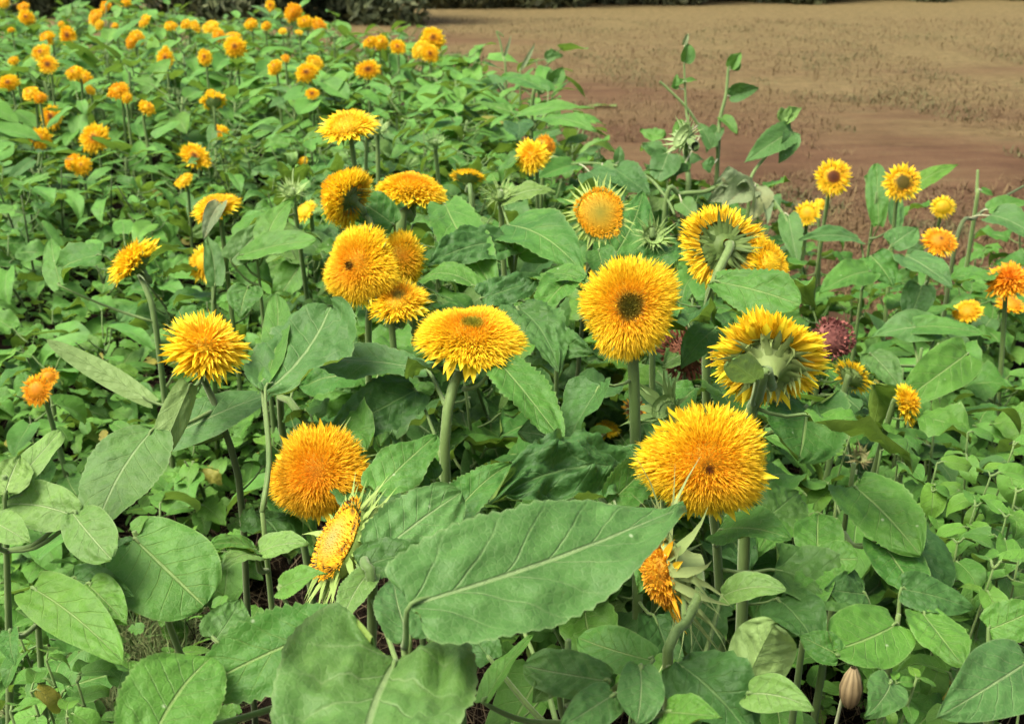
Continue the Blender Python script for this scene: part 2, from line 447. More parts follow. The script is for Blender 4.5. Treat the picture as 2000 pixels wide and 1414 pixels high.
def sunflower(key, px, py, dpx, S, n, label, cat='sunflower', kind='teddy', stem=(), seed=None, squash=1., group=None, keep=None,
              disc=0., pal=None, N=900, leaves=3, sr=.0055, mat=None, name='sunflower', stem_mat=None, hk=None, ck=None, lsize=.11):
    seed = seed if seed is not None else int(px * 7 + py)
    rg = random.Random(seed)
    z = F * S / dpx; ctr = P(px, py, z); nn = camdir(n); R = S / 2
    base_mat = M_PETAL
    hkw = dict(N=N, seed=seed); ckw = dict(seed=seed)
    if kind == 'teddy':
        hkw.update(pal=pal or (mk_disc(disc) if disc else pal_teddy), disc=disc)
    elif kind == 'single':
        hkw.update(N=N, pal=pal or pal_yellow, ln=(.2, .5), rays=30, rb=.5, hb=.3, wd=(.05, .12), fluff=.6)
    elif kind == 'discflower':
        hkw.update(pal=pal, disc=0, rb=.88, hb=.2, ln=(.05, .13), wd=(.028, .04), rays=0, wrap=1.45, fluff=.2)
        ckw.update(n=34, ln=.62, wd=.11, rb=.88, spread=.93, c_a=(.24, .36, .07), c_b=(.38, .50, .13), curl=.05)
    elif kind in ('brown', 'maroon'):
        hkw.update(N=N, pal=pal_brown if kind == 'brown' else pal_maroon, rb=.8, hb=.5, ln=(.16, .24), wd=(.09, .13), rays=0, fluff=.3); base_mat = M_DEAD
    if hk: hkw.update(hk)
    if ck: ckw.update(ck)
    top = ctr - nn * (R * .45); mid_n = R * .45
    path = stem_path(top, nn, [P(*w) for w in stem], rg, None, mid_n)
    base = Vector((path[-1].x, path[-1].y, 0))
    root = thing(name, label, cat, base, group)
    ns = 14
    pts = [q - base for q in spline(path, ns)]
    mb = MB(); tube(mb, pts, [sr * (.95 + .15 * i / ns) for i in range(ns + 1)], 8)
    if z < 2.1:                                     # bristles
        for _ in range(420):
            t = rg.uniform(.03, .75); k = int(t * ns); q = pts[k].lerp(pts[k + 1], t * ns - k); dd = (pts[k + 1] - pts[k]).normalized()
            o = dd.orthogonal().normalized(); a = rg.uniform(0, 6.28); o = o * math.cos(a) + dd.cross(o) * math.sin(a)
            w = dd * .00035; p0 = q + o * sr * .9; p1 = p0 + (o + dd * rg.uniform(-.5, .3)) * rg.uniform(.0015, .0042)
            mb.face([mb.vert(p0 - w), mb.vert(p0 + w), mb.vert(p1)])
    mb.build('stem', [stem_mat or M_STEM], root)
    M4 = Matrix.Translation(ctr - nn * R * .15 - base) @ rot_to(nn, rg.uniform(0, 6)) @ Matrix.Diagonal((1, squash, 1, 1))
    if kind == 'bud':
        cm = calyx_mesh(R, seed=seed, **({k: v for k, v in ckw.items() if k != 'seed'} | dict()))
        c = cm.build('bud', [M_BRACT], root); c.matrix_local = M4
    else:
        h = head_mesh(R, **hkw).build('flower_head', [mat or base_mat], root, smooth=False); h.matrix_local = M4
        c = calyx_mesh(R, **ckw).build('calyx', [M_BRACT], h)
    p = Plant(); p.root = root; p.base = base; p.path = spline(path, 24); p.rg = rg; p.z = z
    PLANTS[key] = p
    KEEP.append((px, py, dpx * .5 * (keep[0] if keep else 1), dpx * .5 * (keep[1] if keep else 1), z))
    for w in stem: KEEP.append((w[0], w[1], 14, 22, w[2]))
    p.auto = leaves; p.lsize = lsize
    return p
def leafy(key, px, py, z, label, cat='sunflower plant', group=None, name='sunflower_plant', lean=(0, .03)):
    """flowerless plant whose top sits at the given point"""
    rg = random.Random(int(px * 3 + py)); top = P(px, py, z)
    path = [top, top + Vector((lean[0] * .4, lean[1] * .4, -top.z * .45)), Vector((top.x + lean[0], top.y + lean[1], -.01))]
    base = Vector((path[-1].x, path[-1].y, 0)); root = thing(name, label, cat, base, group)
    mb = MB(); tube(mb, [q - base for q in spline(path, 10)], [.003 + .0004 * i for i in range(11)], 7); mb.build('stem', [M_STEM], root)
    p = Plant(); p.root = root; p.base = base; p.path = spline(path, 24); p.rg = rg; p.z = z; p.auto = 0; p.lsize = .1
    PLANTS[key] = p; return p

def hero_leaf(key, b, t, wpx, nh, mat=None, back=False, petiole=True, pz=None, pr=.0028, nu=34, nv=9, label=None, pet=None, **kw):
    p = PLANTS[key]; B = P(*b); T = P(*t); L = (T - B).length
    X = (T - B).normalized(); Z = camdir(nh); Z = (Z - X * Z.dot(X)).normalized()
    if back: Z = -Z
    Y = Z.cross(X)
    W = wpx * (b[2] + t[2]) * .5 / F
    mb = MB(); kw.setdefault('seed', int(b[0] * 5 + b[1] * 3)); 
    if back: kw['arch'] = -kw.get('arch', .05)
    kw['puck'] = kw.get('puck', .02) * 2.1; kw['wave'] = kw.get('wave', .06) * 1.5; kw['twist'] = kw.get('twist', random.Random(kw['seed']).uniform(-.5, .5))
    blade(mb, L, W, nu, nv, origin=B - p.base, ax=(X, Y, Z), **kw)
    if petiole:
        if pet: A = P(*pet)
        else:
            cands = [q for q in p.path if q.z < B.z - .01] or [p.path[-1]]
            A = min(cands, key=lambda q: (q - B).length + abs(q.z - (B.z - .07)) * 1.2)
        midp = (A + B) * .5 + Vector((0, 0, -.012)) + (B - A).cross(Vector((0, 0, 1))) * .06
        ps = spline([A - p.base, midp - p.base, B - p.base, B + X * L * .10 - Z * .0012 - p.base], 10)
        tube(mb, ps, [pr * (1.3 - .08 * i) for i in range(11)], 6, 1)
    o = mb.build('leaf', [mat or M_LEAF, M_STEM], p.root)
    if label: o['label'] = label
    m = (B + T) * .5; q = proj(m)
    KEEP.append((q[0], q[1], max(wpx * .3, abs(t[0] - b[0]) * .36), max(wpx * .26, abs(t[1] - b[1]) * .36), min(b[2], t[2])))
    return o


# ------------------------------------------------------------------ the flowers one can tell apart
sunflower('dot', 1380, 906, 266, .15, (-.05, -.16, 1), 'big shaggy golden sunflower with a tiny dark dot in its orange centre, lower right', leaves=7, N=6000, squash=.92, pal=mk_disc(.045, BR, BR),
          stem=[(1400, 1060, 1.35)], hk=dict(hb=.46, rays=34, raylen=.47, rag=.4, rb=.62, raywd=.17, wrap=1.66, ln=(.12, .34), wd=(.014, .038)))
sunflower('green_eye', 1230, 598, 206, .14, (-.04, -.02, 1), 'round golden sunflower facing forward with a dark green eye', leaves=7, N=6500, disc=.25,
          stem=[(1238, 740, 1.50)], hk=dict(hb=.30, rays=40, raylen=.44, rag=.35, rb=.64, raywd=.10, fluff=.75, ln=(.12, .34), wd=(.012, .032), disc=.22), sr=.008, pal=mk_disc(.22, (.26, .27, .03), (.30, .20, .02)))
sunflower('orange_ball', 622, 925, 205, .14, (-.10, -.05, 1), 'shaggy orange sunflower ball behind the flat seed disc with black specks', leaves=6, N=6000, squash=1.0, pal=lambda r, g: lerp3(pal_teddy(r, g), O_DEEP, .3),
          hk=dict(hb=.5, rays=20, raylen=.46, rag=.5, wd=(.013, .036)), stem=[(600, 830, 1.62), (545, 790, 1.72)], ck=dict(ln=.55, wd=.07, n=22, spread=.8))
sunflower('dome', 922, 654, 204, .14, (.08, .80, .54), 'domed yellow sunflower with a green dimple on its top, on a bare central stem', leaves=5, N=6500, disc=.2, pal=mk_disc(.18, (.30, .33, .03), (.55, .42, .03)),
          stem=[(888, 745, 1.47), (868, 905, 1.47)], sr=.0068, hk=dict(hb=.42, rays=24, raylen=.47, raydir=-.5, rag=.2, raywd=.18, wrap=1.5, rb=.68, wd=(.013, .036)), ck=dict(ln=.4))
sunflower('fan', 402, 672, 172, .12, (.40, .62, .62), 'bright yellow sunflower seen from the side, on a dark stem above the broad left leaves', leaves=4, N=420, pal=pal_yellow,
          hk=dict(rb=.42, hb=.34, ln=(.3, .62), wd=(.06, .14), rays=34, raylen=.62, fluff=.7, rag=.35, raywd=.16), stem=[(398, 742, 1.60), (435, 830, 1.60), (470, 960, 1.62)], sr=.0048, stem_mat=M_STEM_DARK)
sunflower('left_lean', 698, 520, 170, .14, (-.55, -.02, .9), 'large shaggy sunflower leaning left, dark brown speck in its orange face', leaves=5, N=6000, disc=.08, pal=mk_disc(.09, G_DARK, BR),
          hk=dict(hb=.42, rays=36, raylen=.44, rag=.3, rb=.64, raywd=.12, wd=(.013, .036)), stem=[(720, 620, 1.85)])
sunflower('behind_lean', 784, 503, 112, .11, (.35, .05, .9), 'golden sunflower half hidden behind the large shaggy one leaning left', N=1200, stem=[(800, 600, 2.15)])
sunflower('flat_low', 778, 582, 128, .105, (.06, .62, .62), 'flat yellow sunflower with a greenish top, just above the domed one', N=700, disc=.2, pal=mk_disc(.2, (.30, .27, .02), (.45, .30, .02)),
          hk=dict(rb=.55, hb=.3, rays=30, raylen=.5, ln=(.2, .45)), stem=[(765, 640, 1.76)])
sunflower('crescent', 666, 378, 132, .125, (-.72, .42, -.18), 'golden sunflower seen from behind as a thick crescent round its green back', N=1800, hk=dict(hb=.6, rays=30, raylen=.40, wd=(.024, .06), wrap=2.1, ln=(.12, .42)), ck=dict(n=26, ln=.5, wd=.06, rb=.46, curl=.9, rows=3, c_a=(.07, .12, .03), c_b=(.16, .24, .07)), stem=[(712, 420, 2.05), (735, 480, 2.05)])
sunflower('flat_top', 806, 366, 136, .14, (.12, .80, .42), 'wide flat topped golden sunflower on a thick upright stem, upper centre', N=2200, hk=dict(hb=.42, rays=34, raylen=.45, raydir=-.15, wd=(.024, .06)), stem=[(790, 415, 2.2), (785, 470, 2.2)], sr=.011)
sunflower('small_back', 914, 342, 72, .09, (.05, .75, -.1), 'small yellow sunflower seen edge on, to the right of the wide flat topped one', N=350, hk=dict(hb=.35, rays=22), stem=[(920, 385, 2.6)])
sunflower('left_star', 1038, 304, 76, .105, (-.35, .12, .9), 'bright yellow star shaped sunflower in the green, left of the bare soil edge', N=350, pal=pal_yellow, hk=dict(rb=.42, ln=(.3, .6), wd=(.07, .14), rays=26, raylen=.62, raywd=.2))
sunflower('star_back', 1068, 284, 48, .085, (.5, .1, .8), 'darker orange sunflower tucked behind the bright star shaped one', N=250, pal=pal_orange)
sunflower('disc', 1172, 415, 104, .10, (0, .04, 1), 'flat olive and orange sunflower disc with no petals, ringed by spiky green bracts', kind='discflower', N=1100,
          pal=lambda r, g: lerp3((.42, .38, .04), (.80, .48, .025), r / .5) if r < .6 else lerp3((.92, .50, .018), (.97, .64, .03), (r - .6) / .4), leaves=1, stem=[(1152, 490, 2.1)], sr=.0045, stem_mat=M_STEM_DARK)
sunflower('back_view', 1405, 487, 170, .14, (-.12, -.10, -.95), 'sunflower seen from behind, green back and stout stem inside a ring of gold petals', N=1800, hk=dict(hb=.5, rays=44, raylen=.46, rag=.3, wd=(.024, .06), wrap=2.0, ln=(.12, .42)),
          ck=dict(n=30, ln=.50, wd=.11, rb=.54, spread=.9, rows=3, c_a=(.045, .09, .016), c_b=(.14, .22, .05), curl=.5), stem=[(1398, 545, 1.68), (1380, 640, 1.72)], sr=.0068, keep=(1, .8))
sunflower('back_side', 1510, 520, 118, .096, (.55, .15, .55), 'yellow shaggy sunflower pressed behind the right of the one seen from behind', N=600, hk=dict(rays=30, raylen=.5), pal=lambda r, g: lerp3(Y_MID, Y_RIM, r * 1.3))
sunflower('underside', 1500, 690, 226, .15, (.10, .52, -.74), 'large yellow sunflower turned away, pale green underside and stem showing', leaves=6, N=1800, squash=.9, pal=pal_yellow,
          hk=dict(hb=.4, rays=60, raylen=.60, rb=.50, raydir=-.18, rag=.3, raywd=.19, wrap=1.75, ln=(.15, .5), wd=(.03, .10)), ck=dict(n=15, ln=.42, wd=.15, rb=.44, spread=.45, zdir=-1.0, rows=4, fat=True, depth=.5, c_a=(.13, .20, .05), c_b=(.27, .35, .11), curl=.8), stem=[(1494, 720, 1.30), (1478, 780, 1.36), (1460, 860, 1.40)], sr=.0075, keep=(1, .8))
sunflower('speck_disc', 650, 1052, 176, .105, (-.74, .44, .42), 'flat sunflower disc with black specks and no petals, tilted sideways with spiky bracts', kind='discflower', N=700,
          pal=lambda r, g: lerp3((.46, .45, .13), (.85, .50, .03), r / .5) if r < .55 else ((.05, .02, .01) if (r > .62 and g.random() < .34) else (.95, .55, .018)), stem=[(712, 1100, 1.12), (728, 1180, 1.12)], ck=dict(ln=.85, wd=.19, n=20, spread=.72, rows=4, fat=True, depth=.8, zdir=.1, c_a=(.15, .25, .05), c_b=(.26, .37, .10)), sr=.005, stem_mat=M_STEM)
sunflower('nodding', 1280, 1118, 215, .12, (-.92, -.18, .10), 'withered nodding sunflower with shrivelled orange petals and long pale green bracts', leaves=1, N=500, pal=pal_old,
          hk=dict(rb=.5, hb=.34, ln=(.08, .2), wd=(.05, .07), rays=14, raylen=.75, rag=.5, raydir=-.2), ck=dict(n=13, ln=1.7, wd=.20, rb=.60, depth=.62, spread=.6, zdir=-1.0, rows=3, fat=True, c_a=(.22, .32, .10), c_b=(.33, .42, .16), curl=-.3, neck=.2),
          stem=[(1366, 1160, 1.13), (1338, 1218, 1.12), (1302, 1300, 1.10)], sr=.0052, keep=(.9, .7))
sunflower('arch', 678, 240, 116, .13, (-.10, .68, .55), 'golden sunflower arched like an eyebrow, dark hollow under it, upper centre left', N=700, hk=dict(hb=.3, rays=40, raylen=.55), keep=(1, .6))
sunflower('arch_bit', 722, 246, 40, .06, (.4, .4, .6), 'small yellow sunflower beside the arched eyebrow shaped one', N=160)
sunflower('left_ragged', 256, 508, 122, .12, (-.55, .62, .30), 'ragged golden sunflower with drooping petals on a leaning stem, left side', N=380, pal=pal_yellow, hk=dict(rb=.42, hb=.3, ln=(.3, .6), wd=(.07, .15), rays=30, raylen=.62, raywd=.2), stem=[(272, 535, 2.42), (300, 610, 2.42)], sr=.006)
sunflower('left_bent', 396, 512, 92, .11, (-.45, .1, .75), 'golden sunflower partly hidden by a folded leaf and an upright stem', N=420, pal=pal_yellow, hk=dict(rb=.5, rays=26, raylen=.52), stem=[(418, 540, 2.5), (418, 600, 2.5)])
sunflower('left_pale', 420, 402, 98, .115, (-.15, .72, .5), 'golden sunflower with a pale withered leaf hanging over its front', N=900, hk=dict(rays=28, raylen=.5))
sunflower('left_bit', 594, 412, 56, .075, (-.5, .5, .6), 'small yellow sunflower left of the crescent shaped one', N=220, pal=pal_yellow)
sunflower('right_arch', 1668, 732, 82, .075, (.55, .55, -.35), 'small yellow sunflower arched over its fresh green back, right of the maroon seed head', N=420, hk=dict(rays=26, raylen=.55), ck=dict(n=16, ln=.7, wd=.14, rb=.6, curl=.8), keep=(1, .9))
sunflower('right_side', 1774, 786, 80, .072, (.68, .2, .6), 'small golden sunflower half open sideways among the right hand leaves', N=260, pal=pal_yellow, squash=1.1, hk=dict(rb=.42, ln=(.3, .6), wd=(.08, .15), rays=24, raylen=.6, raywd=.2))
sunflower('edge_a', 1628, 346, 74, .105, (-.1, 0, 1), 'golden sunflower with a brown eye on the soil edge, left of its green eyed twin', N=420, disc=.32, pal=mk_disc(.34, BR, (.25, .08, .01)), hk=dict(rays=24, raylen=.5, hb=.3, ln=(.15, .4)))
sunflower('edge_b', 1763, 356, 76, .105, (-.05, 0, 1), 'golden sunflower with a dark green eye beside an upright leaf on the soil edge', N=420, disc=.4, pal=mk_disc(.42, G_DARK, (.10, .10, .012)), hk=dict(rays=24, raylen=.5, hb=.3))
sunflower('edge_c', 1576, 416, 54, .085, (-.3, .2, .9), 'golden sunflower half hidden by leaves below the brown eyed one on the soil edge', N=260)
sunflower('edge_d', 1604, 398, 28, .05, (.2, .4, .8), 'tiny golden bloom between the brown eyed sunflower and the half hidden one', N=110)
sunflower('edge_e', 1842, 404, 50, .08, (-.3, .2, .9), 'small ragged yellow sunflower right of the green eyed one on the soil edge', N=160, pal=pal_yellow)
sunflower('edge_f', 1836, 470, 70, .09, (0, .45, .85), 'round orange sunflower lying open on the broad right hand leaves', N=420, disc=.2, pal=mk_disc(.2, BR, O_DEEP, pal_orange), hk=dict(rays=26, raylen=.5))
sunflower('far_right_a', 1970, 546, 92, .11, (-.2, .5, .7), 'large ragged golden orange sunflower at the right border', N=400, pal=pal_orange, hk=dict(rb=.4, ln=(.3, .6), wd=(.08, .16)))
sunflower('far_right_b', 1890, 606, 62, .085, (-.3, .6, .6), 'small yellow sunflower left of the large ragged one at the right border', N=400, pal=lambda q, g: lerp3(O_DEEP, Y_MID, q))
sunflower('far_right_c', 1975, 592, 62, .085, (.1, .7, .5), 'small golden sunflower just under the large ragged one at the right border', N=160, pal=pal_orange)
sunflower('left_orange', 70, 762, 66, .07, (-.1, .1, 1), 'deep orange sunflower low in the green weeds, far left', N=300, pal=pal_orange, disc=.1)
sunflower('left_orange_b', 94, 735, 42, .05, (.2, .4, .9), 'smaller orange bloom on the shoulder of the deep orange one', N=160, pal=pal_orange)
sunflower('peek_a', 1185, 836, 58, .07, (0, .8, .5), 'yellow sunflower peeping over the dark crinkled leaf', N=260, pal=pal_yellow)
sunflower('peek_b', 1146, 540, 52, .07, (-.4, .2, .8), 'yellow petals peeping out behind the green eyed sunflower', N=200, pal=pal_yellow)
sunflower('peek_c', 1478, 600, 40, .06, (0, .5, .8), 'yellow petals peeping between the leaf and the sunflower turned away', N=140, pal=pal_yellow)
sunflower('dead_brown', 1340, 690, 100, .10, (-.1, .15, .95), 'dead brown sunflower head between the green eyed one and the one turned away', 'dead sunflower', kind='brown', N=260, leaves=1, stem_mat=M_STEM_DARK, hk=dict(ln=(.18, .4), wd=(.06, .11)))
sunflower('dead_maroon', 1630, 660, 94, .095, (.2, .15, .95), 'dried maroon seed head knobbly like a berry, behind the sunflower turned away', 'dead sunflower', kind='maroon', N=150, leaves=1, hk=dict(wd=(.13, .18), ln=(.14, .2)))
sunflower('dead_small', 1238, 800, 52, .05, (-.5, -.3, .7), 'small withered rust coloured flower hanging below the dead brown head', 'dead sunflower', kind='teddy', N=160, leaves=0, pal=lambda r, g: lerp3((.20, .06, .02), (.45, .20, .08), g.random()), hk=dict(rays=12, raylen=.6, raypal=pal_old))
B_K = dict(kind='bud', cat='sunflower bud', name='sunflower_bud')
sunflower('bud_a', 1278, 456, 82, .075, (.05, .35, .8), 'pale spiky sunflower bud right of the petalless disc', ck=dict(n=22, ln=.75, wd=.10, rb=.5, rows=3, spread=.4, c_a=(.13, .23, .05), c_b=(.23, .34, .10)), **B_K)
sunflower('bud_b', 978, 374, 78, .08, (0, .6, .6), 'pale spiky sunflower bud between the small edge on bloom and the disc', ck=dict(n=22, ln=.7, wd=.10, rb=.5, rows=3, spread=.4, c_a=(.13, .23, .05), c_b=(.23, .34, .10)), **B_K)
sunflower('bud_c', 570, 368, 68, .08, (0, .6, .6), 'pale spiky sunflower bud left of the crescent shaped sunflower', ck=dict(n=20, ln=.7, wd=.11, rb=.5, rows=3, spread=.4, c_a=(.18, .30, .08), c_b=(.30, .42, .14)), **B_K)
sunflower('bud_d', 1290, 790, 130, .095, (-.55, .4, .5), 'opening green bud with long pointed bracts left of the sunflower turned away', ck=dict(n=12, ln=.95, wd=.20, rb=.42, rows=2, spread=.45, c_a=(.12, .22, .06), c_b=(.22, .34, .10), curl=-.2), **B_K)
sunflower('bud_e', 738, 246, 60, .08, (.1, .6, .6), 'pale spiky sunflower bud right of the arched sunflower', ck=dict(n=20, ln=.6, wd=.12, rb=.5, rows=3, spread=.4, c_a=(.18, .30, .08), c_b=(.28, .40, .14)), **B_K)
sunflower('bud_f', 850, 272, 58, .08, (0, .7, .5), 'green sunflower bud in the canopy above the wide flat topped bloom', ck=dict(n=20, ln=.6, wd=.12, rb=.5, rows=3, spread=.4, c_a=(.12, .22, .06), c_b=(.20, .32, .10)), **B_K)
sunflower('bud_g', 1325, 262, 110, .12, (-.75, .35, .35), 'large nodding green bud on a pale stalk at the edge of the bare soil', ck=dict(n=16, ln=.5, wd=.14, rb=.45, rows=3, spread=.5, c_a=(.16, .25, .08), c_b=(.24, .34, .13), depth=.6), stem=[(1338, 290, 3.65), (1345, 365, 3.65)], sr=.009, **B_K)
sunflower('bud_h', 1684, 890, 66, .065, (.1, .5, .8), 'ragged small bud with a pinkish tip in the weeds, right of the big sunflower', ck=dict(n=12, ln=.7, wd=.2, rb=.4, rows=2, spread=.4, c_a=(.14, .22, .06), c_b=(.26, .22, .10), curl=.6), **B_K)

# ------------------------------------------------------------------ flowerless plants that carry the foreground leaves
leafy('front', 790, 1262, .93, 'sunflower plant with the broadest grey green leaves at the bottom edge')
leafy('front_left', 620, 1225, 1.02, 'sunflower plant with a long spotted leaf left of the broadest leaves', lean=(.03, .05))
leafy('round_left', 262, 1038, 1.28, 'low sunflower plant with a round shiny leaf near the dry straw', lean=(.08, .14))
leafy('pale_left', 8, 930, 1.25, 'yellow green plant with smooth oval leaves at the left edge', lean=(-.15, .08))
leafy('corner_left', 70, 1160, 1.22, 'low plant with a folded leaf hanging to a point, bottom left', lean=(-.12, .12))
leafy('front_mid', 1110, 1250, 1.02, 'low sunflower plant with dull mildewed leaves under the withered nodding flower')
leafy('right_a', 1668, 905, 1.50, 'sunflower plant with a large ribbed leaf right of the big sunflower', lean=(0, .05))
leafy('right_b', 1590, 1085, 1.38, 'sunflower plant with a lobed twisted leaf right of the withered nodding flower')
leafy('right_c', 1755, 1200, 1.28, 'sunflower plant with a round flat leaf above the brown seed pod')
leafy('right_d', 1960, 1290, 1.12, 'plant with wide dull green leaves in the bottom right corner')
leafy('roll', 1460, 1335, 1.04, 'sunflower shoot with a rolled leaf wrapped like a bud, bottom edge')
leafy('stalk_left', 512, 1000, 1.40, 'broken sunflower stalk with a cupped leaf on top and limp leaves at its foot', lean=(.0, .02))
leafy('centre_a', 1000, 470, 2.00, 'sunflower plant with bright arching leaves in the middle of the bed')
leafy('centre_b', 1090, 560, 1.78, 'sunflower plant with folded and crinkled leaves left of the green eyed flower')
leafy('ridge', 1040, 215, 4.0, 'flat spreading sunflower plant with wide leaves along the soil edge')
leafy('edge_leaf', 1712, 375, 3.3, 'plant with tall upright leaves between the two eyed sunflowers on the soil edge')
leafy('broad_right', 1690, 520, 2.65, 'plant with broad overlapping leaves under the round orange sunflower')
leafy('broad_right_b', 1800, 680, 2.15, 'plant with long smooth leaves in the middle of the right hand bed')
leafy('long_left', 500, 480, 2.4, 'sunflower plant with a long upright leaf right of the folded one')

H = hero_leaf; BLU = M_LEAF_BLUE; DK = M_LEAF_DARK; PL = M_LEAF_PALE
# the broad leaf lying across the foreground, and the heart shaped one under it
H('front', (800, 1182, .89), (1338, 990, 1.06), 262, (-.10, .50, .86), BLU, arch=.03, fold=.12, wave=.05, puck=.024, serr=.022, twist=-1.0, cord=.08, pw=(.36, .80), nu=48, nv=12)
H('front', (772, 1290, .92), (690, 1660, .74), 400, (.0, .62, .80), BLU, arch=.05, fold=.22, wave=.06, puck=.03, serr=.01, cord=.30, twist=0., pw=(.36, .72), nu=40, nv=12)
H('front', (800, 1250, .94), (770, 1130, 1.02), 100, (.3, .5, .8), BLU, arch=.05, serr=.02)
H('front_left', (652, 1222, 1.02), (372, 1352, .97), 165, (.1, .55, .83), M_LEAF, arch=.05, fold=.06, wave=.05, puck=.015, serr=.05, pw=(.45, .70))
H('front_left', (300, 1440, .90), (412, 1284, .98), 190, (.1, .45, .88), M_LEAF, arch=.04, fold=.2, wave=.03, puck=.012, serr=.02, cord=.2, pw=(.35, .62))
H('front_left', (545, 1150, 1.12), (640, 1120, 1.1), 66, (.0, .7, .7), M_LEAF, arch=.1)
H('round_left', (262, 1052, 1.26), (398, 1182, 1.22), 196, (.05, .60, .80), M_LEAF, arch=.03, fold=.05, wave=.03, puck=.01, serr=.0, cord=.16, pw=(.40, .42))
H('round_left', (275, 1062, 1.28), (205, 1150, 1.25), 90, (-.1, .5, .8), DK, arch=.05, serr=.02)
H('orange_ball', (300, 838, 1.46), (186, 1036, 1.36), 158, (-.10, .42, .90), BLU, arch=.05, fold=.05, wave=.03, puck=.012, serr=.015, cord=.05, pw=(.45, .6), pet=(420, 800, 1.6))
H('orange_ball', (372, 750, 1.50), (288, 955, 1.44), 62, (.7, .3, .6), PL, arch=.04, fold=.4, serr=.01, pet=(396, 735, 1.58), back=True)
H('fan', (318, 860, 1.56), (528, 768, 1.62), 118, (-.05, .72, .68), BLU, arch=.03, fold=.05, wave=.03, puck=.01, serr=.0, pw=(.45, .6), pet=(440, 850, 1.6))
H('fan', (297, 785, 1.66), (92, 664, 1.66), 46, (.1, .4, .9), PL, back=True, arch=-.04, fold=.25, wave=.02, puck=.005, serr=.0, pw=(.5, .6), pet=(420, 800, 1.62))
H('stalk_left', (518, 764, 1.46), (645, 600, 1.60), 205, (-.35, .45, .82), BLU, arch=-.06, fold=.16, wave=.06, puck=.03, serr=.02, cord=.0, pw=(.52, .46))
H('stalk_left', (512, 760, 1.47), (540, 575, 1.64), 60, (-.2, .3, .9), M_LEAF, arch=-.04, fold=.2, pw=(.6, .5), serr=.01)
H('stalk_left', (500, 1075, 1.36), (405, 1068, 1.30), 74, (0, .8, .6), M_LEAF, arch=.1, fold=.1, serr=.01)
H('stalk_left', (505, 1080, 1.36), (605, 1062, 1.34), 76, (0, .8, .6), PL, arch=.1, fold=.1, serr=.01)
H('stalk_left', (500, 1085, 1.34), (430, 1112, 1.26), 60, (0, .6, .8), PL, arch=.1, fold=.1, serr=.01)
H('dome', (835, 722, 1.56), (582, 706, 1.66), 92, (.02, .80, .6), BLU, arch=.05, fold=.06, wave=.09, puck=.03, serr=.04, pw=(.5, .6), pet=(868, 790, 1.47))
H('dome', (812, 762, 1.60), (632, 862, 1.52), 118, (.1, .55, .8), DK, arch=.05, fold=.1, puck=.03, serr=.03)
H('dome', (975, 708, 1.44), (1098, 862, 1.36), 100, (.35, .42, .82), M_LEAF, arch=.05, fold=.12, wave=.03, puck=.025, serr=.06, pw=(.42, .72), pet=(905, 760, 1.5))
H('dome', (848, 940, 1.38), (748, 905, 1.42), 84, (-.1, .7, .7), DK, arch=.12, fold=.1, puck=.03)
H('centre_b', (1010, 600, 1.62), (1092, 728, 1.50), 112, (.2, .45, .86), DK, arch=.06, fold=.15, wave=.06, puck=.045, serr=.05)
H('centre_b', (1040, 690, 1.60), (1160, 690, 1.52), 90, (0, .6, .8), DK, arch=.08, fold=.15, wave=.06, puck=.045, serr=.04)
H('centre_b', (930, 560, 1.76), (820, 548, 1.82), 70, (0, .85, .5), M_LEAF, arch=.15, fold=.1, serr=.04, pw=(.5, .6))
H('centre_b', (940, 585, 1.70), (1070, 545, 1.74), 76, (0, .7, .7), DK, arch=.06, puck=.05)
H('centre_b', (1120, 545, 1.72), (1040, 640, 1.62), 80, (-.2, .5, .8), M_LEAF, arch=.1, fold=.3, puck=.04)
H('centre_b', (1050, 545, 1.74), (1160, 565, 1.66), 72, (.1, .7, .7), M_LEAF, arch=.12, fold=.15, puck=.03)
H('peek_a', (1262, 935, 1.32), (975, 972, 1.18), 168, (.0, .66, .75), DK, arch=.10, fold=.08, wave=.10, puck=.10, serr=.03, pw=(.45, .62), nu=44, nv=12)
H('peek_a', (1190, 985, 1.22), (1290, 900, 1.30), 84, (.4, .4, .8), M_LEAF, arch=.06, fold=.3, serr=.04)
H('speck_disc', (735, 1085, 1.18), (900, 962, 1.26), 142, (.05, .60, .8), BLU, arch=.06, fold=.10, wave=.04, puck=.03, serr=.03, pw=(.40, .62))
H('speck_disc', (735, 960, 1.34), (852, 850, 1.42), 110, (-.2, .6, .75), M_LEAF, arch=.05, fold=.1, puck=.03, serr=.02, pw=(.4, .7))
H('speck_disc', (888, 1005, 1.28), (1000, 905, 1.34), 84, (-.3, .45, .84), M_LEAF, arch=.06, fold=.2, serr=.05, puck=.02)
H('speck_disc', (720, 1120, 1.12), (660, 1240, 1.06), 66, (-.1, .4, .9), PL, arch=.1, fold=.3)
H('front', (700, 1110, 1.14), (850, 1075, 1.16), 96, (0, .7, .7), DK, arch=.08)
H('centre_a', (870, 400, 2.12), (968, 570, 1.92), 100, (.05, .55, .82), M_LEAF, arch=.08, fold=.2, wave=.06, puck=.02, serr=.03, pw=(.45, .65))
H('centre_a', (990, 440, 2.05), (1140, 535, 1.88), 130, (.1, .55, .82), M_LEAF, arch=.08, fold=.12, wave=.06, puck=.02, serr=.03)
H('centre_a', (990, 475, 2.0), (835, 520, 1.92), 110, (0, .65, .75), DK, arch=.08, fold=.1, wave=.05, puck=.04, serr=.03)
H('centre_a', (1010, 500, 2.0), (1100, 440, 2.05), 96, (0, .55, .8), M_LEAF, arch=.02, fold=.06, puck=.02, serr=.02, pw=(.45, .45))
H('centre_a', (980, 400, 2.2), (1085, 375, 2.2), 70, (0, .8, .6), PL, arch=.14, fold=.1)
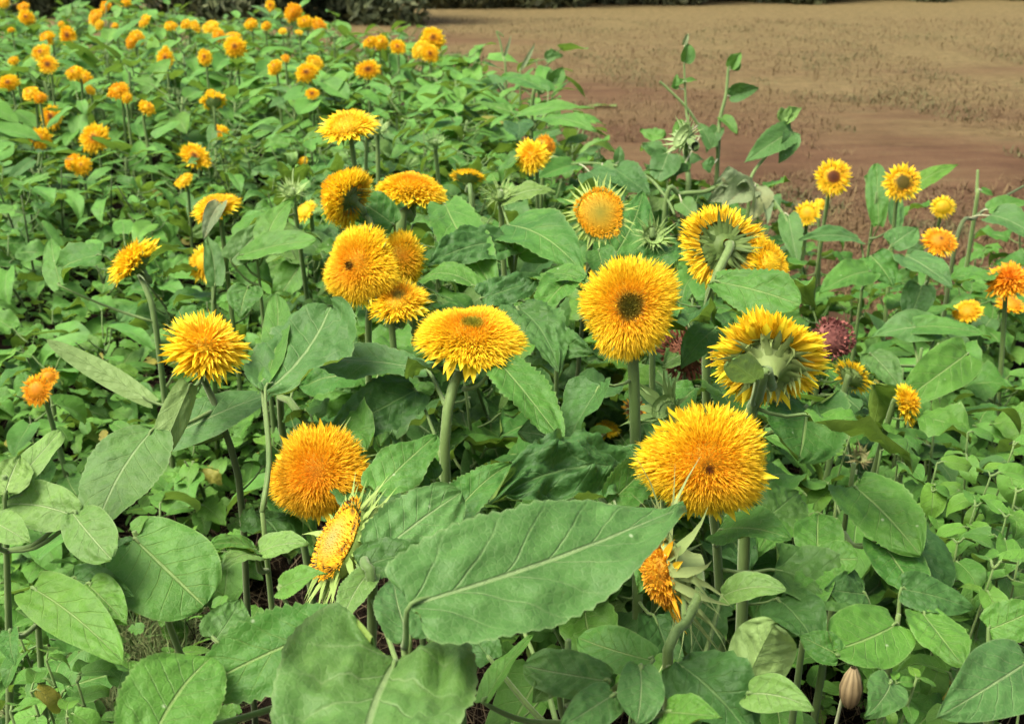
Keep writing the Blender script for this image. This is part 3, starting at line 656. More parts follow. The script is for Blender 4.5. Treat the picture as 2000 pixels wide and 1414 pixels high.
H('flat_top', (770, 440, 2.1), (690, 385, 2.1), 84, (-.1, .5, .85), M_LEAF, arch=.05, fold=.05, serr=.03, pw=(.45, .5))
H('disc', (1200, 500, 2.2), (1255, 375, 2.35), 80, (.1, .4, .9), M_LEAF, arch=.04, fold=.08, serr=.02)
H('disc', (1168, 488, 2.03), (1188, 556, 1.97), 60, (0, .3, .9), M_LEAF, arch=.04, fold=.2)
H('bud_a', (1250, 520, 1.95), (1330, 480, 2.0), 76, (0, .6, .8), M_LEAF, arch=.06, puck=.03)
H('back_view', (1395, 550, 1.62), (1562, 596, 1.56), 108, (.05, .50, .86), M_LEAF, arch=.03, fold=.08, wave=.06, puck=.02, serr=.04, pw=(.5, .45))
H('back_view', (1400, 640, 1.66), (1330, 720, 1.60), 74, (0, .5, .8), DK, arch=.08)
H('underside', (1480, 745, 1.30), (1428, 705, 1.24), 62, (-.3, -.1, .95), PL, arch=.04, fold=.2, wave=.08, serr=.0, pw=(.5, .4), back=True)
H('underside', (1575, 792, 1.46), (1560, 900, 1.40), 160, (.0, .55, .84), M_LEAF, arch=.05, fold=.10, wave=.06, puck=.02, serr=.03, cord=.45, pw=(.30, .5), pet=(1460, 850, 1.44))
H('dot', (1405, 1035, 1.30), (1545, 1052, 1.22), 124, (.05, .75, .66), M_LEAF, arch=.08, fold=.1, puck=.02)
H('nodding', (1410, 1165, 1.2), (1535, 1150, 1.16), 70, (.1, .6, .8), PL, arch=.12, fold=.2, wave=.03, serr=.0, pw=(.5, .7))
H('nodding', (1300, 1060, 1.24), (1245, 1160, 1.2), 90, (-.1, .5, .85), M_LEAF, arch=.04)
H('front_mid', (960, 1290, 1.08), (900, 1200, 1.12), 74, (0, .55, .84), DK, arch=.06)
H('front_mid', (1000, 1180, 1.2), (960, 1110, 1.24), 80, (-.1, .6, .8), DK, arch=.06)
H('front_left', (420, 1250, 1.1), (470, 1170, 1.14), 90, (0, .6, .8), DK, arch=.06)
H('right_b', (1500, 1010, 1.42), (1560, 960, 1.46), 110, (0, .6, .8), DK, arch=.06)
H('right_b', (1530, 1000, 1.44), (1480, 1080, 1.36), 90, (0, .6, .8), M_LEAF, arch=.06)
H('right_c', (1690, 1160, 1.32), (1610, 1150, 1.30), 90, (0, .55, .84), DK, arch=.06)
H('right_c', (1740, 1330, 1.14), (1690, 1400, 1.08), 80, (0, .55, .84), BLU, arch=.06)
H('right_c', (1640, 1280, 1.2), (1560, 1240, 1.22), 70, (0, .6, .8), M_LEAF, arch=.06)
H('roll', (1450, 1345, 1.04), (1512, 1218, 1.02), 128, (-.25, .30, .92), PL, back=True, arch=-.14, fold=.75, wave=.06, puck=.03, serr=.0, pw=(.34, .55), pet=(1302, 1310, 1.08), pr=.0036)
H('roll', (1460, 1355, 1.02), (1590, 1385, .98), 86, (.1, .45, .88), PL, arch=.08, fold=.25, serr=.0)
H('front_mid', (1275, 1290, 1.06), (1130, 1245, 1.10), 96, (0, .62, .78), M_LEAF, arch=.05, fold=.12, puck=.01, serr=.0, pw=(.42, .5))
H('front_mid', (1190, 1330, 1.0), (1022, 1300, 1.02), 98, (0, .62, .78), BLU, arch=.05, fold=.1, puck=.04, serr=.0, pw=(.45, .5))
H('front_mid', (1250, 1300, 1.0), (1244, 1412, .95), 92, (0, .55, .84), BLU, arch=.03, fold=.1, puck=.015, serr=.0, pw=(.45, .5))
H('front_mid', (1200, 1355, .98), (1090, 1425, .93), 86, (0, .6, .8), BLU, arch=.03, fold=.06, puck=.03, serr=.0)
H('front_mid', (1300, 1390, .97), (1410, 1400, .93), 90, (0, .7, .7), M_LEAF, arch=.06, serr=.0)
H('front_mid', (945, 1372, 1.0), (1042, 1238, 1.06), 56, (-.7, .2, .7), M_LEAF, arch=.04, fold=.3, serr=.02)
H('front_mid', (1090, 1320, 1.02), (1040, 1372, 1.0), 60, (0, .6, .8), PL, arch=.1, fold=.2, serr=.0)
H('right_a', (1668, 950, 1.46), (1798, 1085, 1.36), 148, (.10, .46, .88), M_LEAF, arch=.07, fold=.12, wave=.03, puck=.02, serr=.02, pw=(.42, .75), cord=.22)
H('right_a', (1772, 1020, 1.50), (1838, 1168, 1.42), 142, (.3, .40, .86), DK, arch=.05, fold=.05, wave=.03, puck=.02, serr=.02, pw=(.45, .7))
H('right_a', (1725, 1065, 1.40), (1790, 1160, 1.34), 112, (0, .50, .86), M_LEAF, arch=.04, fold=.1, serr=.0, pw=(.42, .6), cord=.3)
H('right_b', (1598, 1092, 1.36), (1598, 1005, 1.42), 98, (-.1, .5, .86), M_LEAF, arch=.05, fold=.1, serr=.0, pw=(.4, .5))
H('right_b', (1598, 1096, 1.35), (1572, 1202, 1.28), 76, (-.2, .3, .93), M_LEAF, arch=.03, fold=.25, serr=.0, pw=(.45, .6))
H('right_b', (1592, 1094, 1.35), (1676, 1092, 1.33), 80, (.1, .6, .8), M_LEAF, arch=.05, fold=.1, serr=.0, pw=(.45, .45))
H('right_b', (1520, 1170, 1.30), (1600, 1270, 1.22), 120, (0, .5, .86), DK, arch=.05, fold=.1, serr=.0)
H('right_c', (1752, 1218, 1.26), (1628, 1270, 1.20), 140, (0, .62, .78), M_LEAF, arch=.03, fold=.08, puck=.012, serr=.0, pw=(.40, .40), cord=.18)
H('right_c', (1800, 1195, 1.28), (1880, 1298, 1.20), 108, (.1, .45, .88), M_LEAF, arch=.04, fold=.12, serr=.0, pw=(.40, .66))
H('right_c', (1760, 1150, 1.3), (1900, 1190, 1.3), 90, (.1, .6, .8), DK, arch=.06, serr=.02)
H('right_d', (2010, 1290, 1.08), (1832, 1400, 1.0), 150, (0, .62, .78), BLU, arch=.05, fold=.08, serr=.0, puck=.015)
H('right_d', (1900, 1300, 1.14), (2030, 1360, 1.1), 130, (.1, .55, .8), BLU, arch=.06, fold=.08, serr=.0, puck=.02)
H('right_d', (1930, 1230, 1.16), (2040, 1180, 1.16), 84, (0, .6, .8), M_LEAF, arch=.1)
H('pale_left', (12, 962, 1.26), (118, 842, 1.32), 66, (-.1, .5, .86), PL, arch=.04, fold=.15, serr=.0, pw=(.5, .55))
H('pale_left', (150, 1010, 1.24), (0, 985, 1.26), 104, (0, .55, .84), PL, arch=.04, fold=.08, serr=.0, pw=(.5, .5))
H('pale_left', (10, 965, 1.24), (40, 890, 1.28), 90, (0, .5, .85), PL, arch=.05, fold=.1, serr=.0)
H('pale_left', (140, 1000, 1.24), (218, 1092, 1.18), 96, (0, .6, .8), PL, arch=.04, fold=.08, serr=.0, pw=(.5, .5))
H('pale_left', (-10, 1020, 1.22), (60, 1060, 1.18), 70, (0, .6, .8), PL, arch=.05, fold=.08, serr=.0)
H('corner_left', (62, 1148, 1.20), (240, 1292, 1.12), 108, (.1, .40, .9), M_LEAF, arch=.05, fold=.18, wave=.04, serr=.0, pw=(.40, .72), twist=-.5)
H('corner_left', (140, 1130, 1.22), (262, 1165, 1.2), 74, (0, .5, .85), DK, arch=.05, fold=.1, serr=.0)
H('corner_left', (170, 1140, 1.2), (250, 1220, 1.16), 80, (.1, .5, .85), M_LEAF, arch=.05, fold=.1, serr=.0, puck=.03)
H('corner_left', (20, 1230, 1.14), (30, 1300, 1.1), 40, (0, .4, .9), M_LEAF, arch=.05, fold=.3, serr=.0)
H('ridge', (1010, 225, 4.0), (1160, 212, 3.9), 66, (0, .85, .5), M_LEAF, arch=.06, fold=.05, serr=.02)
H('ridge', (1000, 220, 4.05), (912, 205, 4.1), 60, (0, .85, .5), M_LEAF, arch=.06, serr=.02)
H('ridge', (1060, 232, 3.9), (1165, 256, 3.7), 60, (0, .75, .6), M_LEAF, arch=.08, fold=.05, serr=.02)
H('ridge', (1010, 240, 3.9), (1010, 275, 3.7), 60, (0, .4, .9), DK, arch=.04, serr=.02)
H('ridge', (1070, 180, 4.3), (980, 150, 4.5), 60, (0, .85, .5), M_LEAF, arch=.08, serr=.02)
H('edge_leaf', (1716, 440, 3.3), (1712, 320, 3.35), 44, (-.3, .15, .9), M_LEAF, arch=.04, fold=.1, serr=.0, pw=(.5, .5))
H('edge_leaf', (1770, 376, 3.3), (1872, 322, 3.35), 42, (0, .6, .8), M_LEAF, arch=.04, fold=.1, serr=.0)
H('edge_leaf', (1745, 445, 3.2), (1755, 375, 3.3), 40, (.3, .2, .9), BLU, arch=.04, fold=.1, serr=.0)
H('edge_leaf', (1690, 350, 3.35), (1722, 338, 3.4), 16, (.3, .2, .9), M_LEAF, arch=.04, fold=.1, serr=.0)
H('broad_right', (1680, 470, 2.75), (1560, 470, 2.7), 60, (0, .7, .7), BLU, arch=.08, serr=.0)
H('broad_right', (1700, 530, 2.6), (1600, 575, 2.5), 70, (0, .65, .75), M_LEAF, arch=.06, serr=.0)
H('broad_right', (1770, 500, 2.65), (1860, 560, 2.5), 84, (0, .55, .84), BLU, arch=.06, fold=.15, serr=.0)
H('broad_right', (1700, 500, 2.65), (1745, 560, 2.6), 76, (0, .5, .86), M_LEAF, arch=.06, serr=.0)
H('broad_right', (1740, 480, 2.7), (1790, 445, 2.75), 60, (0, .6, .8), BLU, arch=.06, serr=.0)
H('broad_right_b', (1780, 640, 2.2), (1935, 660, 2.15), 56, (0, .7, .7), M_LEAF, arch=.06, serr=.0)
H('broad_right_b', (1830, 640, 2.2), (1700, 660, 2.2), 80, (0, .6, .8), BLU, arch=.06, serr=.0)
H('broad_right_b', (1890, 690, 2.05), (1740, 800, 1.95), 96, (0, .5, .85), M_LEAF, arch=.06, fold=.15, serr=.0)
H('broad_right_b', (1700, 690, 2.05), (1760, 760, 2.0), 70, (0, .55, .85), BLU, arch=.06, serr=.0)
H('long_left', (470, 500, 2.4), (618, 470, 2.35), 64, (0, .65, .75), M_LEAF, arch=.06, fold=.2, serr=.0, pw=(.6, .6))
H('long_left', (450, 510, 2.4), (520, 430, 2.45), 60, (.2, .4, .9), BLU, arch=.06, serr=.0)
H('long_left', (485, 560, 2.3), (470, 620, 2.25), 70, (0, .5, .85), M_LEAF, arch=.06, serr=.0)
H('long_left', (520, 470, 2.4), (575, 390, 2.5), 66, (-.2, .5, .86), M_LEAF, arch=.06, serr=.0)
H('left_bent', (420, 560, 2.45), (400, 455, 2.5), 40, (.3, .2, .9), BLU, arch=.06, fold=.3, serr=.0)
H('left_pale', (432, 395, 2.5), (398, 470, 2.42), 34, (.2, .2, .95), M_LEAF_WILT, arch=.08, fold=.4, wave=.1, serr=.0)
H('left_ragged', (120, 560, 2.4), (100, 465, 2.5), 50, (-.2, .3, .9), M_LEAF, arch=.05, fold=.1, serr=.0)

# dry seed pod standing at the bottom edge
def seed_pod():
    c = P(1662, 1345, 1.16); base = Vector((c.x, c.y, 0))
    root = thing('seed_pod', 'dry pale brown seed pod on a bent straw in the bottom right', 'seed pod', base)
    mb = MB(); tube(mb, [q - base for q in spline([c + Vector((0, 0, -.02)), c + Vector((-.008, .01, -.06)), Vector((c.x - .02, c.y + .03, -.01))], 8)], .0018, 6); mb.build('stem', [M_STEM_PALE], root)
    mb = MB()
    for k in range(9):
        a = k / 9 * 6.2832
        prof = [(.004, -.022), (.010, -.012), (.0115, .002), (.008, .016), (.003, .026)]
        prev = None
        for i, (r, z) in enumerate(prof):
            cc = lerp3((.20, .14, .06), (.36, .29, .15), i / 4)
            row = [mb.vert(c - base + Vector((r * math.cos(a + s), r * math.sin(a + s), z)) * (1.06 if s == 0 else 1), (0, 0), cc if s == 0 else tuple(x * .55 for x in cc)) for s in (-.34, 0, .34)]
            if prev:
                for h in range(2): mb.face((prev[h], prev[h + 1], row[h + 1], row[h]))
            prev = row
    mb.build('pod', [M_DEAD], root)
seed_pod()

# ------------------------------------------------------------------ gone over stalks on the soil edge
def stalk(label, pts, r, leaves=(), mat=None, cat='withered stalk', name='withered_stalk'):
    w = [P(*q) for q in pts]; base = Vector((w[0].x, w[0].y, 0)); rg = random.Random(int(pts[0][0] * 3))
    root = thing(name, label, cat, base)
    path = [Vector((w[0].x, w[0].y, -.01))] + w
    n = 6 * len(path); sp = spline(path, n)
    mb = MB(); tube(mb, [q - base for q in sp], [r * (1.1 - .55 * i / n) for i in range(n + 1)], 7); mb.build('stem', [mat or M_STEM], root)
    for (b, t, wp, nh, lm, kw) in leaves:
        B = P(*b); T = P(*t); X = (T - B).normalized(); Z = camdir(nh); Z = (Z - X * Z.dot(X)).normalized(); Y = Z.cross(X)
        mb = MB(); k = dict(arch=.06, fold=.35, wave=.1, puck=.03, serr=.03, seed=int(b[0] + b[1])); k.update(kw)
        near = min(sp, key=lambda q: (q - B).length)
        tube(mb, spline([near - base, (near + B) * .5 - base + Vector((0, 0, .004)), B - base + X * .006], 5), .0022, 5, 1)
        blade(mb, (T - B).length, wp * b[2] / F, 18, 6, origin=B - base, ax=(X, Y, Z), **k)
        mb.build('leaf', [lm, M_STEM_PALE], root)
    for q in pts: KEEP.append((q[0], q[1], 14, 26, q[2]))
W = M_LEAF_WILT; WB = M_LEAF_BLUE
stalk('tall thin stalk with a shrivelled green tip left of its forked neighbour', [(1345, 300, 3.7), (1340, 215, 3.7), (1337, 150, 3.7), (1336, 122, 3.7)], .005,
      [((1340, 240, 3.7), (1312, 268, 3.65), 26, (0, .4, .9), M_LEAF, dict(fold=.3)), ((1336, 124, 3.7), (1343, 84, 3.7), 30, (.3, .1, .9), M_LEAF, dict(fold=.7)), ((1337, 160, 3.7), (1310, 172, 3.7), 14, (0, .5, .8), M_LEAF, dict(fold=.6)), ((1338, 162, 3.7), (1362, 158, 3.7), 12, (0, .6, .8), M_LEAF, dict(fold=.6)), ((1318, 175, 3.7), (1322, 145, 3.7), 14, (0, .2, .9), M_LEAF, dict(fold=.6)),
       ((1336, 90, 3.7), (1345, 64, 3.7), 10, (0, .2, .9), W, dict(fold=.9, curl=.4))])
stalk('bent bare stalk arching right over the nodding green bud', [(1402, 305, 3.75), (1370, 255, 3.72), (1340, 210, 3.7), (1300, 170, 3.7), (1288, 160, 3.7)], .006,
      [((1305, 300, 3.6), (1278, 365, 3.55), 58, (-.1, .3, .9), WB, dict(fold=.12, serr=.02)), ((1390, 290, 3.7), (1360, 240, 3.72), 34, (.2, .3, .9), WB, dict(fold=.3)), ((1330, 340, 3.6), (1320, 320, 3.6), 40, (0, .5, .8), M_LEAF_DARK, dict()), ((1390, 330, 3.6), (1370, 320, 3.6), 40, (0, .5, .8), M_LEAF_DARK, dict())], M_STEM)
stalk('pale upright stalk forked at the top with two limp leaves, on the soil edge', [(1402, 305, 3.8), (1405, 240, 3.8), (1418, 185, 3.8), (1422, 140, 3.8), (1428, 108, 3.8)], .0075,
      [((1404, 250, 3.8), (1380, 300, 3.75), 30, (0, .4, .9), WB, dict(fold=.3)), ((1408, 230, 3.8), (1440, 262, 3.75), 26, (0, .4, .9), M_LEAF, dict(fold=.4)), ((1424, 190, 3.8), (1482, 172, 3.78), 34, (.2, .2, .9), M_LEAF_DARK, dict(fold=.7, wave=.15)), ((1426, 135, 3.8), (1448, 104, 3.8), 26, (0, .3, .9), M_LEAF, dict(fold=.6)), ((1432, 138, 3.8), (1440, 108, 3.8), 20, (.4, .3, .9), M_LEAF, dict(fold=.6))])
stalk('drooping stalk with one broad hanging leaf under a curled yellow green tip', [(1462, 400, 3.3), (1468, 345, 3.3), (1500, 300, 3.35), (1525, 262, 3.4), (1535, 240, 3.4)], .006,
      [((1548, 256, 3.4), (1455, 318, 3.3), 54, (.2, .4, .9), WB, dict(fold=.25, wave=.04)), ((1545, 260, 3.38), (1520, 320, 3.35), 40, (.4, .3, .8), WB, dict(fold=.3)), ((1530, 245, 3.4), (1566, 210, 3.42), 28, (0, .4, .9), M_LEAF_PALE, dict(fold=.8, wave=.25, puck=.1)), ((1525, 240, 3.4), (1540, 212, 3.42), 26, (0, .4, .9), M_LEAF_PALE, dict(fold=.8, wave=.3, puck=.12))], M_STEM)
stalk('collapsed pale stalk bent double over a drooping shrivelled head', [(1300, 402, 3.1), (1330, 380, 3.1), (1380, 374, 3.1), (1440, 350, 3.1), (1490, 372, 3.1), (1530, 420, 3.0), (1555, 480, 2.95)], .0075,
      [((1470, 365, 3.1), (1410, 410, 3.05), 58, (0, .3, .9), W, dict(fold=.6, wave=.2)), ((1455, 350, 3.1), (1395, 365, 3.1), 46, (0, .5, .8), W, dict(fold=.6, wave=.2, puck=.1)), ((1475, 365, 3.1), (1470, 430, 3.0), 56, (.3, .2, .9), W, dict(fold=.6, wave=.2)), ((1445, 365, 3.1), (1380, 395, 3.1), 40, (.3, .2, .9), W, dict(fold=.6, wave=.2, puck=.1)),
       ((1478, 372, 3.1), (1498, 440, 3.0), 26, (.3, .2, .9), M_LEAF_WILT, dict(fold=.8)), ((1540, 420, 3.0), (1560, 520, 2.9), 44, (-.3, .3, .9), WB, dict(fold=.3)), ((1330, 395, 3.05), (1360, 430, 3.0), 40, (-.3, .3, .9), WB, dict(fold=.3))])
stalk('sprawling stem with small limp leaves running along the soil edge', [(1060, 345, 3.3), (1120, 322, 3.3), (1200, 324, 3.3), (1262, 345, 3.2), (1300, 385, 3.1), (1318, 420, 3.05)], .006,
      [((1175, 322, 3.3), (1192, 375, 3.2), 40, (0, .4, .9), WB, dict(fold=.3)), ((1120, 322, 3.3), (1040, 355, 3.2), 46, (0, .6, .8), M_LEAF, dict()), ((1208, 320, 3.3), (1210, 285, 3.3), 22, (0, .4, .9), WB, dict()), ((1200, 330, 3.2), (1270, 380, 3.1), 70, (0, .6, .8), M_LEAF_DARK, dict(fold=.1)), ((1150, 335, 3.2), (1220, 400, 3.1), 70, (0, .6, .8), M_LEAF_DARK, dict(fold=.1))], M_STEM)
stalk('thin dry stalk with a kinked white tip, farthest along the soil edge', [(988, 150, 5.6), (982, 110, 5.6), (976, 80, 5.6), (970, 62, 5.6), (984, 72, 5.6)], .006, [((985, 110, 5.6), (998, 70, 5.6), 6, (.3, .2, .9), W, dict())])
stalk('thin forked dry stalk with a round green bud on its right branch', [(1016, 170, 5.2), (1018, 135, 5.2), (1040, 122, 5.2), (1068, 116, 5.2)], .005, [((1066, 120, 5.2), (1100, 110, 5.2), 26, (0, .4, .9), WB, dict(fold=.7, puck=.1)), ((1018, 135, 5.2), (1045, 84, 5.2), 9, (.2, .2, .9), W, dict())])
stalk('leaning green stalk with a ragged tuft of limp leaves on the soil edge', [(1040, 200, 4.6), (1060, 182, 4.6), (1085, 160, 4.6)], .009, [((1080, 165, 4.6), (1100, 132, 4.6), 30, (.2, .3, .9), M_LEAF, dict(fold=.6)), ((1080, 165, 4.6), (1108, 152, 4.6), 22, (.2, .3, .9), M_LEAF, dict(fold=.6)), ((1076, 165, 4.6), (1075, 135, 4.6), 22, (.2, .3, .9), WB, dict(fold=.6))], M_STEM)
stalk('cut green stub standing at the right end of the soil edge', [(1905, 410, 3.3), (1908, 372, 3.3), (1910, 332, 3.3)], .007, [((1915, 372, 3.3), (1940, 382, 3.3), 16, (.2, .3, .9), M_LEAF, dict(fold=.4))], M_STEM)
stalk('leaning brown stalk crossing the green leaves at the right end of the soil edge', [(1868, 470, 3.0), (1905, 425, 3.1), (1945, 395, 3.2), (2010, 358, 3.3)], .006, [((1930, 410, 3.1), (2020, 400, 3.1), 40, (0, .7, .7), M_LEAF, dict(fold=.15)), ((1935, 420, 3.0), (2030, 470, 2.9), 80, (0, .6, .8), WB, dict(fold=.15))], M_STEM_DARK)
# ------------------------------------------------------------------ leaves on the stems of the flowers
RG = random.Random(11)
def mkvar(k, Lm, Wm, pl, mats, nu, nv, **kw):
    out = []
    for i in range(k):
        rg = random.Random(100 + i * 7 + int(Lm * 1000))
        d = dict(arch=rg.uniform(.02, .10), fold=rg.uniform(.04, .45), wave=rg.uniform(.10, .24), puck=rg.uniform(.05, .11), serr=rg.uniform(.01, .05), cord=rg.uniform(.05, .22), pw=(rg.uniform(.38, .5), rg.uniform(.55, .9)), twist=rg.uniform(-.9, .9), curl=rg.uniform(0, .6))
        d.update(kw)
        mb = leaf_with_petiole(1.0 * Lm, Wm * rg.uniform(.85, 1.15), pl * rg.uniform(.7, 1.3), rg.uniform(.15, .9), rg.uniform(-.1, .75), i, nu, nv, **d)
        out.append(mb.mesh('leaf', mats))
    return out
V_MID = mkvar(9, .125, .095, .07, [M_LEAF, M_STEM], 14, 5)
V_PALE = mkvar(3, .115, .085, .07, [M_LEAF_PALE, M_STEM], 14, 5)
V_BLUE = mkvar(5, .125, .100, .07, [M_LEAF_BLUE, M_STEM], 14, 5)
V_DARK = mkvar(4, .125, .100, .06, [M_LEAF_DARK, M_STEM], 14, 5)
V_WEED = mkvar(8, .06, .042, .013, [M_WEED, M_STEM], 10, 4, serr=0, puck=.02, wave=.08, pw=(.5, .75))
V_WEED2 = mkvar(5, .075, .055, .03, [M_WEED, M_STEM], 22, 5, serr=.10, puck=.06, wave=.12, ragged=.45)
V_LONG = mkvar(6, .17, .070, .05, [M_LEAF_FAR, M_STEM], 14, 4, serr=0, puck=.03, wave=.10, pw=(.55, .9))
V_SMOOTH = mkvar(7, .10, .070, .05, [M_LEAF_BLUE, M_STEM], 12, 4, serr=0, puck=.025, wave=.08)
V_SMOOTH2 = mkvar(5, .10, .066, .05, [M_LEAF_FAR, M_STEM], 12, 4, serr=0, puck=.025, wave=.08)

def put_leaf(root, base, q, az, s, me, tilt=0., roll=0.):
    """hang a shared leaf mesh on the stem at world point q; skipped where it would cover a flower"""
    M = Matrix.Translation(q) @ Matrix.Rotation(az, 4, 'Z') @ Matrix.Rotation(tilt, 4, 'Y') @ Matrix.Rotation(roll, 4, 'X') @ Matrix.Scale(s, 4)
    for x, y in ((.05, 0), (.10, .035), (.10, -.035), (.14, 0), (.18, 0), (.08, 0)):
        if hidden_hero(M @ Vector((x, y, .03))): return None
    o = link('leaf', me, root); o.matrix_local = Matrix.Translation(-base) @ M
    return o
for k, p in PLANTS.items():
    if not p.auto: continue
    s0 = p.lsize / .11
    for i in range(p.auto + 1):
        t = p.rg.uniform(.25, .85); q = p.path[int(t * 24)]
        put_leaf(p.root, p.base, q, p.rg.uniform(0, 6.28), p.rg.uniform(.6, 1.1) * s0, p.rg.choice(V_MID + V_DARK), p.rg.uniform(-.2, .3), p.rg.uniform(-.4, .4))

# ------------------------------------------------------------------ small flowers of the bed going back
FH = []
for i in range(7):
    rg = random.Random(40 + i)
    dsc = (0, .28, .2, .35, 0, .25, .15)[i]
    palf = mk_disc(dsc, BR if i % 2 else G_DARK, O_DEEP, lambda r, g: lerp3(pal_teddy(r, g), Y_MID, .35)) if dsc else (lambda r, g: lerp3(pal_teddy(r, g), (O_DEEP, Y_MID, Y_LIGHT, Y_MID)[i // 2], .4))
    FH.append((head_mesh(.5, N=170, pal=palf, seed=i, rb=.55, hb=(.4, .25, .45, .2, .3, .35, .4)[i], ln=(.16, .46), wd=(.08, .17), rays=18, raylen=.5, disc=0, rag=.3, raywd=.22).mesh('flower_head', [M_PETAL], False),
               calyx_mesh(.5, n=10, rows=1, seed=i, ln=.4, wd=.2).mesh('calyx', [M_BRACT])))
G_HEDGE = 'golden blooms against the dark hedge'; G_LEFT = 'golden blooms at the left of the far bed'; G_FAR = 'golden blooms scattered over the far bed'; G_EDGE = 'golden blooms along the far soil edge'
LB = {G_HEDGE: 'small blurred golden sunflower at the back of the bed against the dark hedge', G_LEFT: 'small blurred golden sunflower in the left part of the far bed',
      G_FAR: 'small blurred golden sunflower in the middle of the far green bed', G_EDGE: 'small blurred golden sunflower at the far edge of the bed beside bare soil'}
FAR = [  # px, py, size, facing, label or group
 (7, 6, 24, (.2, .2, .9), 'golden sunflower in the upper left corner of the bed'), (53, 36, 34, (.1, 0, 1), 'golden sunflower with a brown eye under a smaller one, near the upper left corner'), (46, 15, 26, (.2, .5, .8), 'smaller golden sunflower on top of the brown eyed one near the upper left corner'),
 (187, 34, 34, (-.3, .3, .9), G_HEDGE), (207, 14, 25, (0, .3, .9), G_HEDGE), (194, 50, 20, (0, -.1, .9), G_HEDGE), (283, 42, 29, (-.4, .3, .8), 'lone golden sunflower leaning left before the start of the dark hedge'), (334, 53, 29, (0, .6, .7), G_HEDGE), (364, 49, 26, (-.3, .2, .9), G_HEDGE), (382, 53, 25, (.4, .2, .9), G_HEDGE),
 (412, 54, 32, (-.2, .4, .9), G_HEDGE), (427, 70, 28, (.2, .1, .9), G_HEDGE), (460, 94, 42, (.1, 0, 1), 'golden sunflower with a dark lower lip below the row against the hedge'), (456, 74, 30, (.1, .5, .8), G_HEDGE), (491, 50, 31, (0, .6, .7), G_HEDGE), (520, 53, 24, (.2, .6, .7), G_HEDGE), (528, 12, 24, (.1, .1, 1), 'topmost golden sunflower, alone against the dark hedge'),
 (573, 26, 38, (0, .2, .9), 'highest golden sunflower of the tight group at the right end of the hedge row'), (597, 46, 32, (-.1, .2, .9), G_HEDGE), (622, 50, 32, (.4, .1, .9), 'rightmost golden sunflower of the tight group at the end of the hedge row'),
 (133, 71, 38, (0, 0, 1), 'golden sunflower with an orange eye, between two pairs near the upper left'), (94, 77, 34, (-.3, .3, .9), G_LEFT), (81, 104, 38, (-.1, .2, 1), 'upper bloom of the stacked pair of golden sunflowers, far left'), (94, 127, 36, (.1, 0, 1), 'lower bloom of the stacked pair of golden sunflowers, far left'), (27, 120, 22, (0, .2, .9), G_LEFT), (18, 163, 40, (.1, 0, 1), 'golden sunflower with an orange face at the left border'),
 (148, 145, 38, (-.3, .3, .9), G_LEFT), (166, 155, 34, (.3, .1, .9), G_LEFT), (177, 177, 20, (.3, -.1, .9), G_LEFT), (60, 184, 36, (-.3, .5, .8), G_LEFT), (78, 192, 24, (.3, .2, .8), G_LEFT), (101, 230, 46, (0, 0, 1), 'golden ring of a sunflower with a green eye, above the round orange eyed one'), (79, 272, 44, (0, 0, 1), 'round golden sunflower with an orange eye, lowest at the far left'), (186, 272, 60, (.05, .05, 1), 'largest golden sunflower of the left, brown eye and round yellow rim'),
 (142, 317, 34, (-.4, .3, .8), 'left bloom of the touching pair under the brown eyed sunflower'), (160, 326, 42, (.2, .2, .9), 'right bloom of the touching pair under the brown eyed sunflower'), (232, 180, 40, (-.1, .5, .8), 'golden sunflower with a smaller bloom hanging at its right, left of the leafy gap'), (248, 192, 24, (.4, .1, .8), G_FAR), (286, 213, 36, (.6, .5, .5), G_FAR),
 (268, 74, 30, (.4, .3, .8), G_LEFT), (258, 83, 26, (-.3, 0, .9), G_LEFT), (323, 115, 42, (.15, .05, 1), 'golden sunflower with a dark eye alone in the green, below the hedge row'), (400, 113, 33, (.1, 0, 1), G_FAR), (537, 133, 34, (-.1, .3, .9), G_FAR), (558, 115, 18, (.2, .3, .9), G_FAR), (600, 143, 44, (-.1, 0, 1), 'big golden sunflower below its twin, right of the middle of the far bed'), (615, 124, 34, (.3, .2, .9), 'golden sunflower on the shoulder of its bigger twin in the far bed'), (610, 184, 26, (0, .1, 1), 'small round golden bloom under the twin sunflowers'),
 (417, 200, 50, (-.1, .6, -.2), 'golden sunflower seen from behind like a cap over a dark green back'), (412, 183, 24, (-.1, .7, .4), G_FAR), (431, 261, 32, (-.1, .1, .9), G_FAR), (382, 306, 60, (.05, 0, 1), 'oval golden ring of a sunflower with a brown eye, middle left'), (360, 354, 36, (-.2, .5, .8), 'orange bloom under the oval golden ring'), (610, 284, 24, (-.4, .3, .8), G_FAR), (592, 316, 22, (-.5, .2, .8), G_FAR),
 (724, 85, 30, (-.3, .2, .9), G_EDGE), (744, 85, 32, (.3, .2, .9), G_EDGE), (777, 93, 32, (0, .1, 1), G_EDGE), (845, 78, 46, (.2, .1, 1), 'upper golden sunflower of the stacked group beside the bare soil'), (820, 98, 38, (-.3, .2, .9), 'left golden sunflower of the stacked group beside the bare soil'), (840, 106, 34, (.1, -.1, 1), 'lowest golden sunflower of the stacked group beside the bare soil'), (719, 137, 46, (.1, 0, 1), 'golden sunflower with an orange eye in the green below the blooms beside the soil'),
 (246, 8, 22, (.1, .5, .8), 'pale bloom on a tall bare stem rising to the top edge'), (22, 60, 14, (0, .4, .8), G_LEFT), (120, 48, 14, (0, .4, .8), G_LEFT), (225, 52, 16, (0, .4, .8), G_LEFT), (552, 62, 16, (0, .4, .8), G_HEDGE), (584, 64, 16, (0, .4, .8), G_HEDGE), (558, 420, 20, (0, .3, .9), G_FAR)]
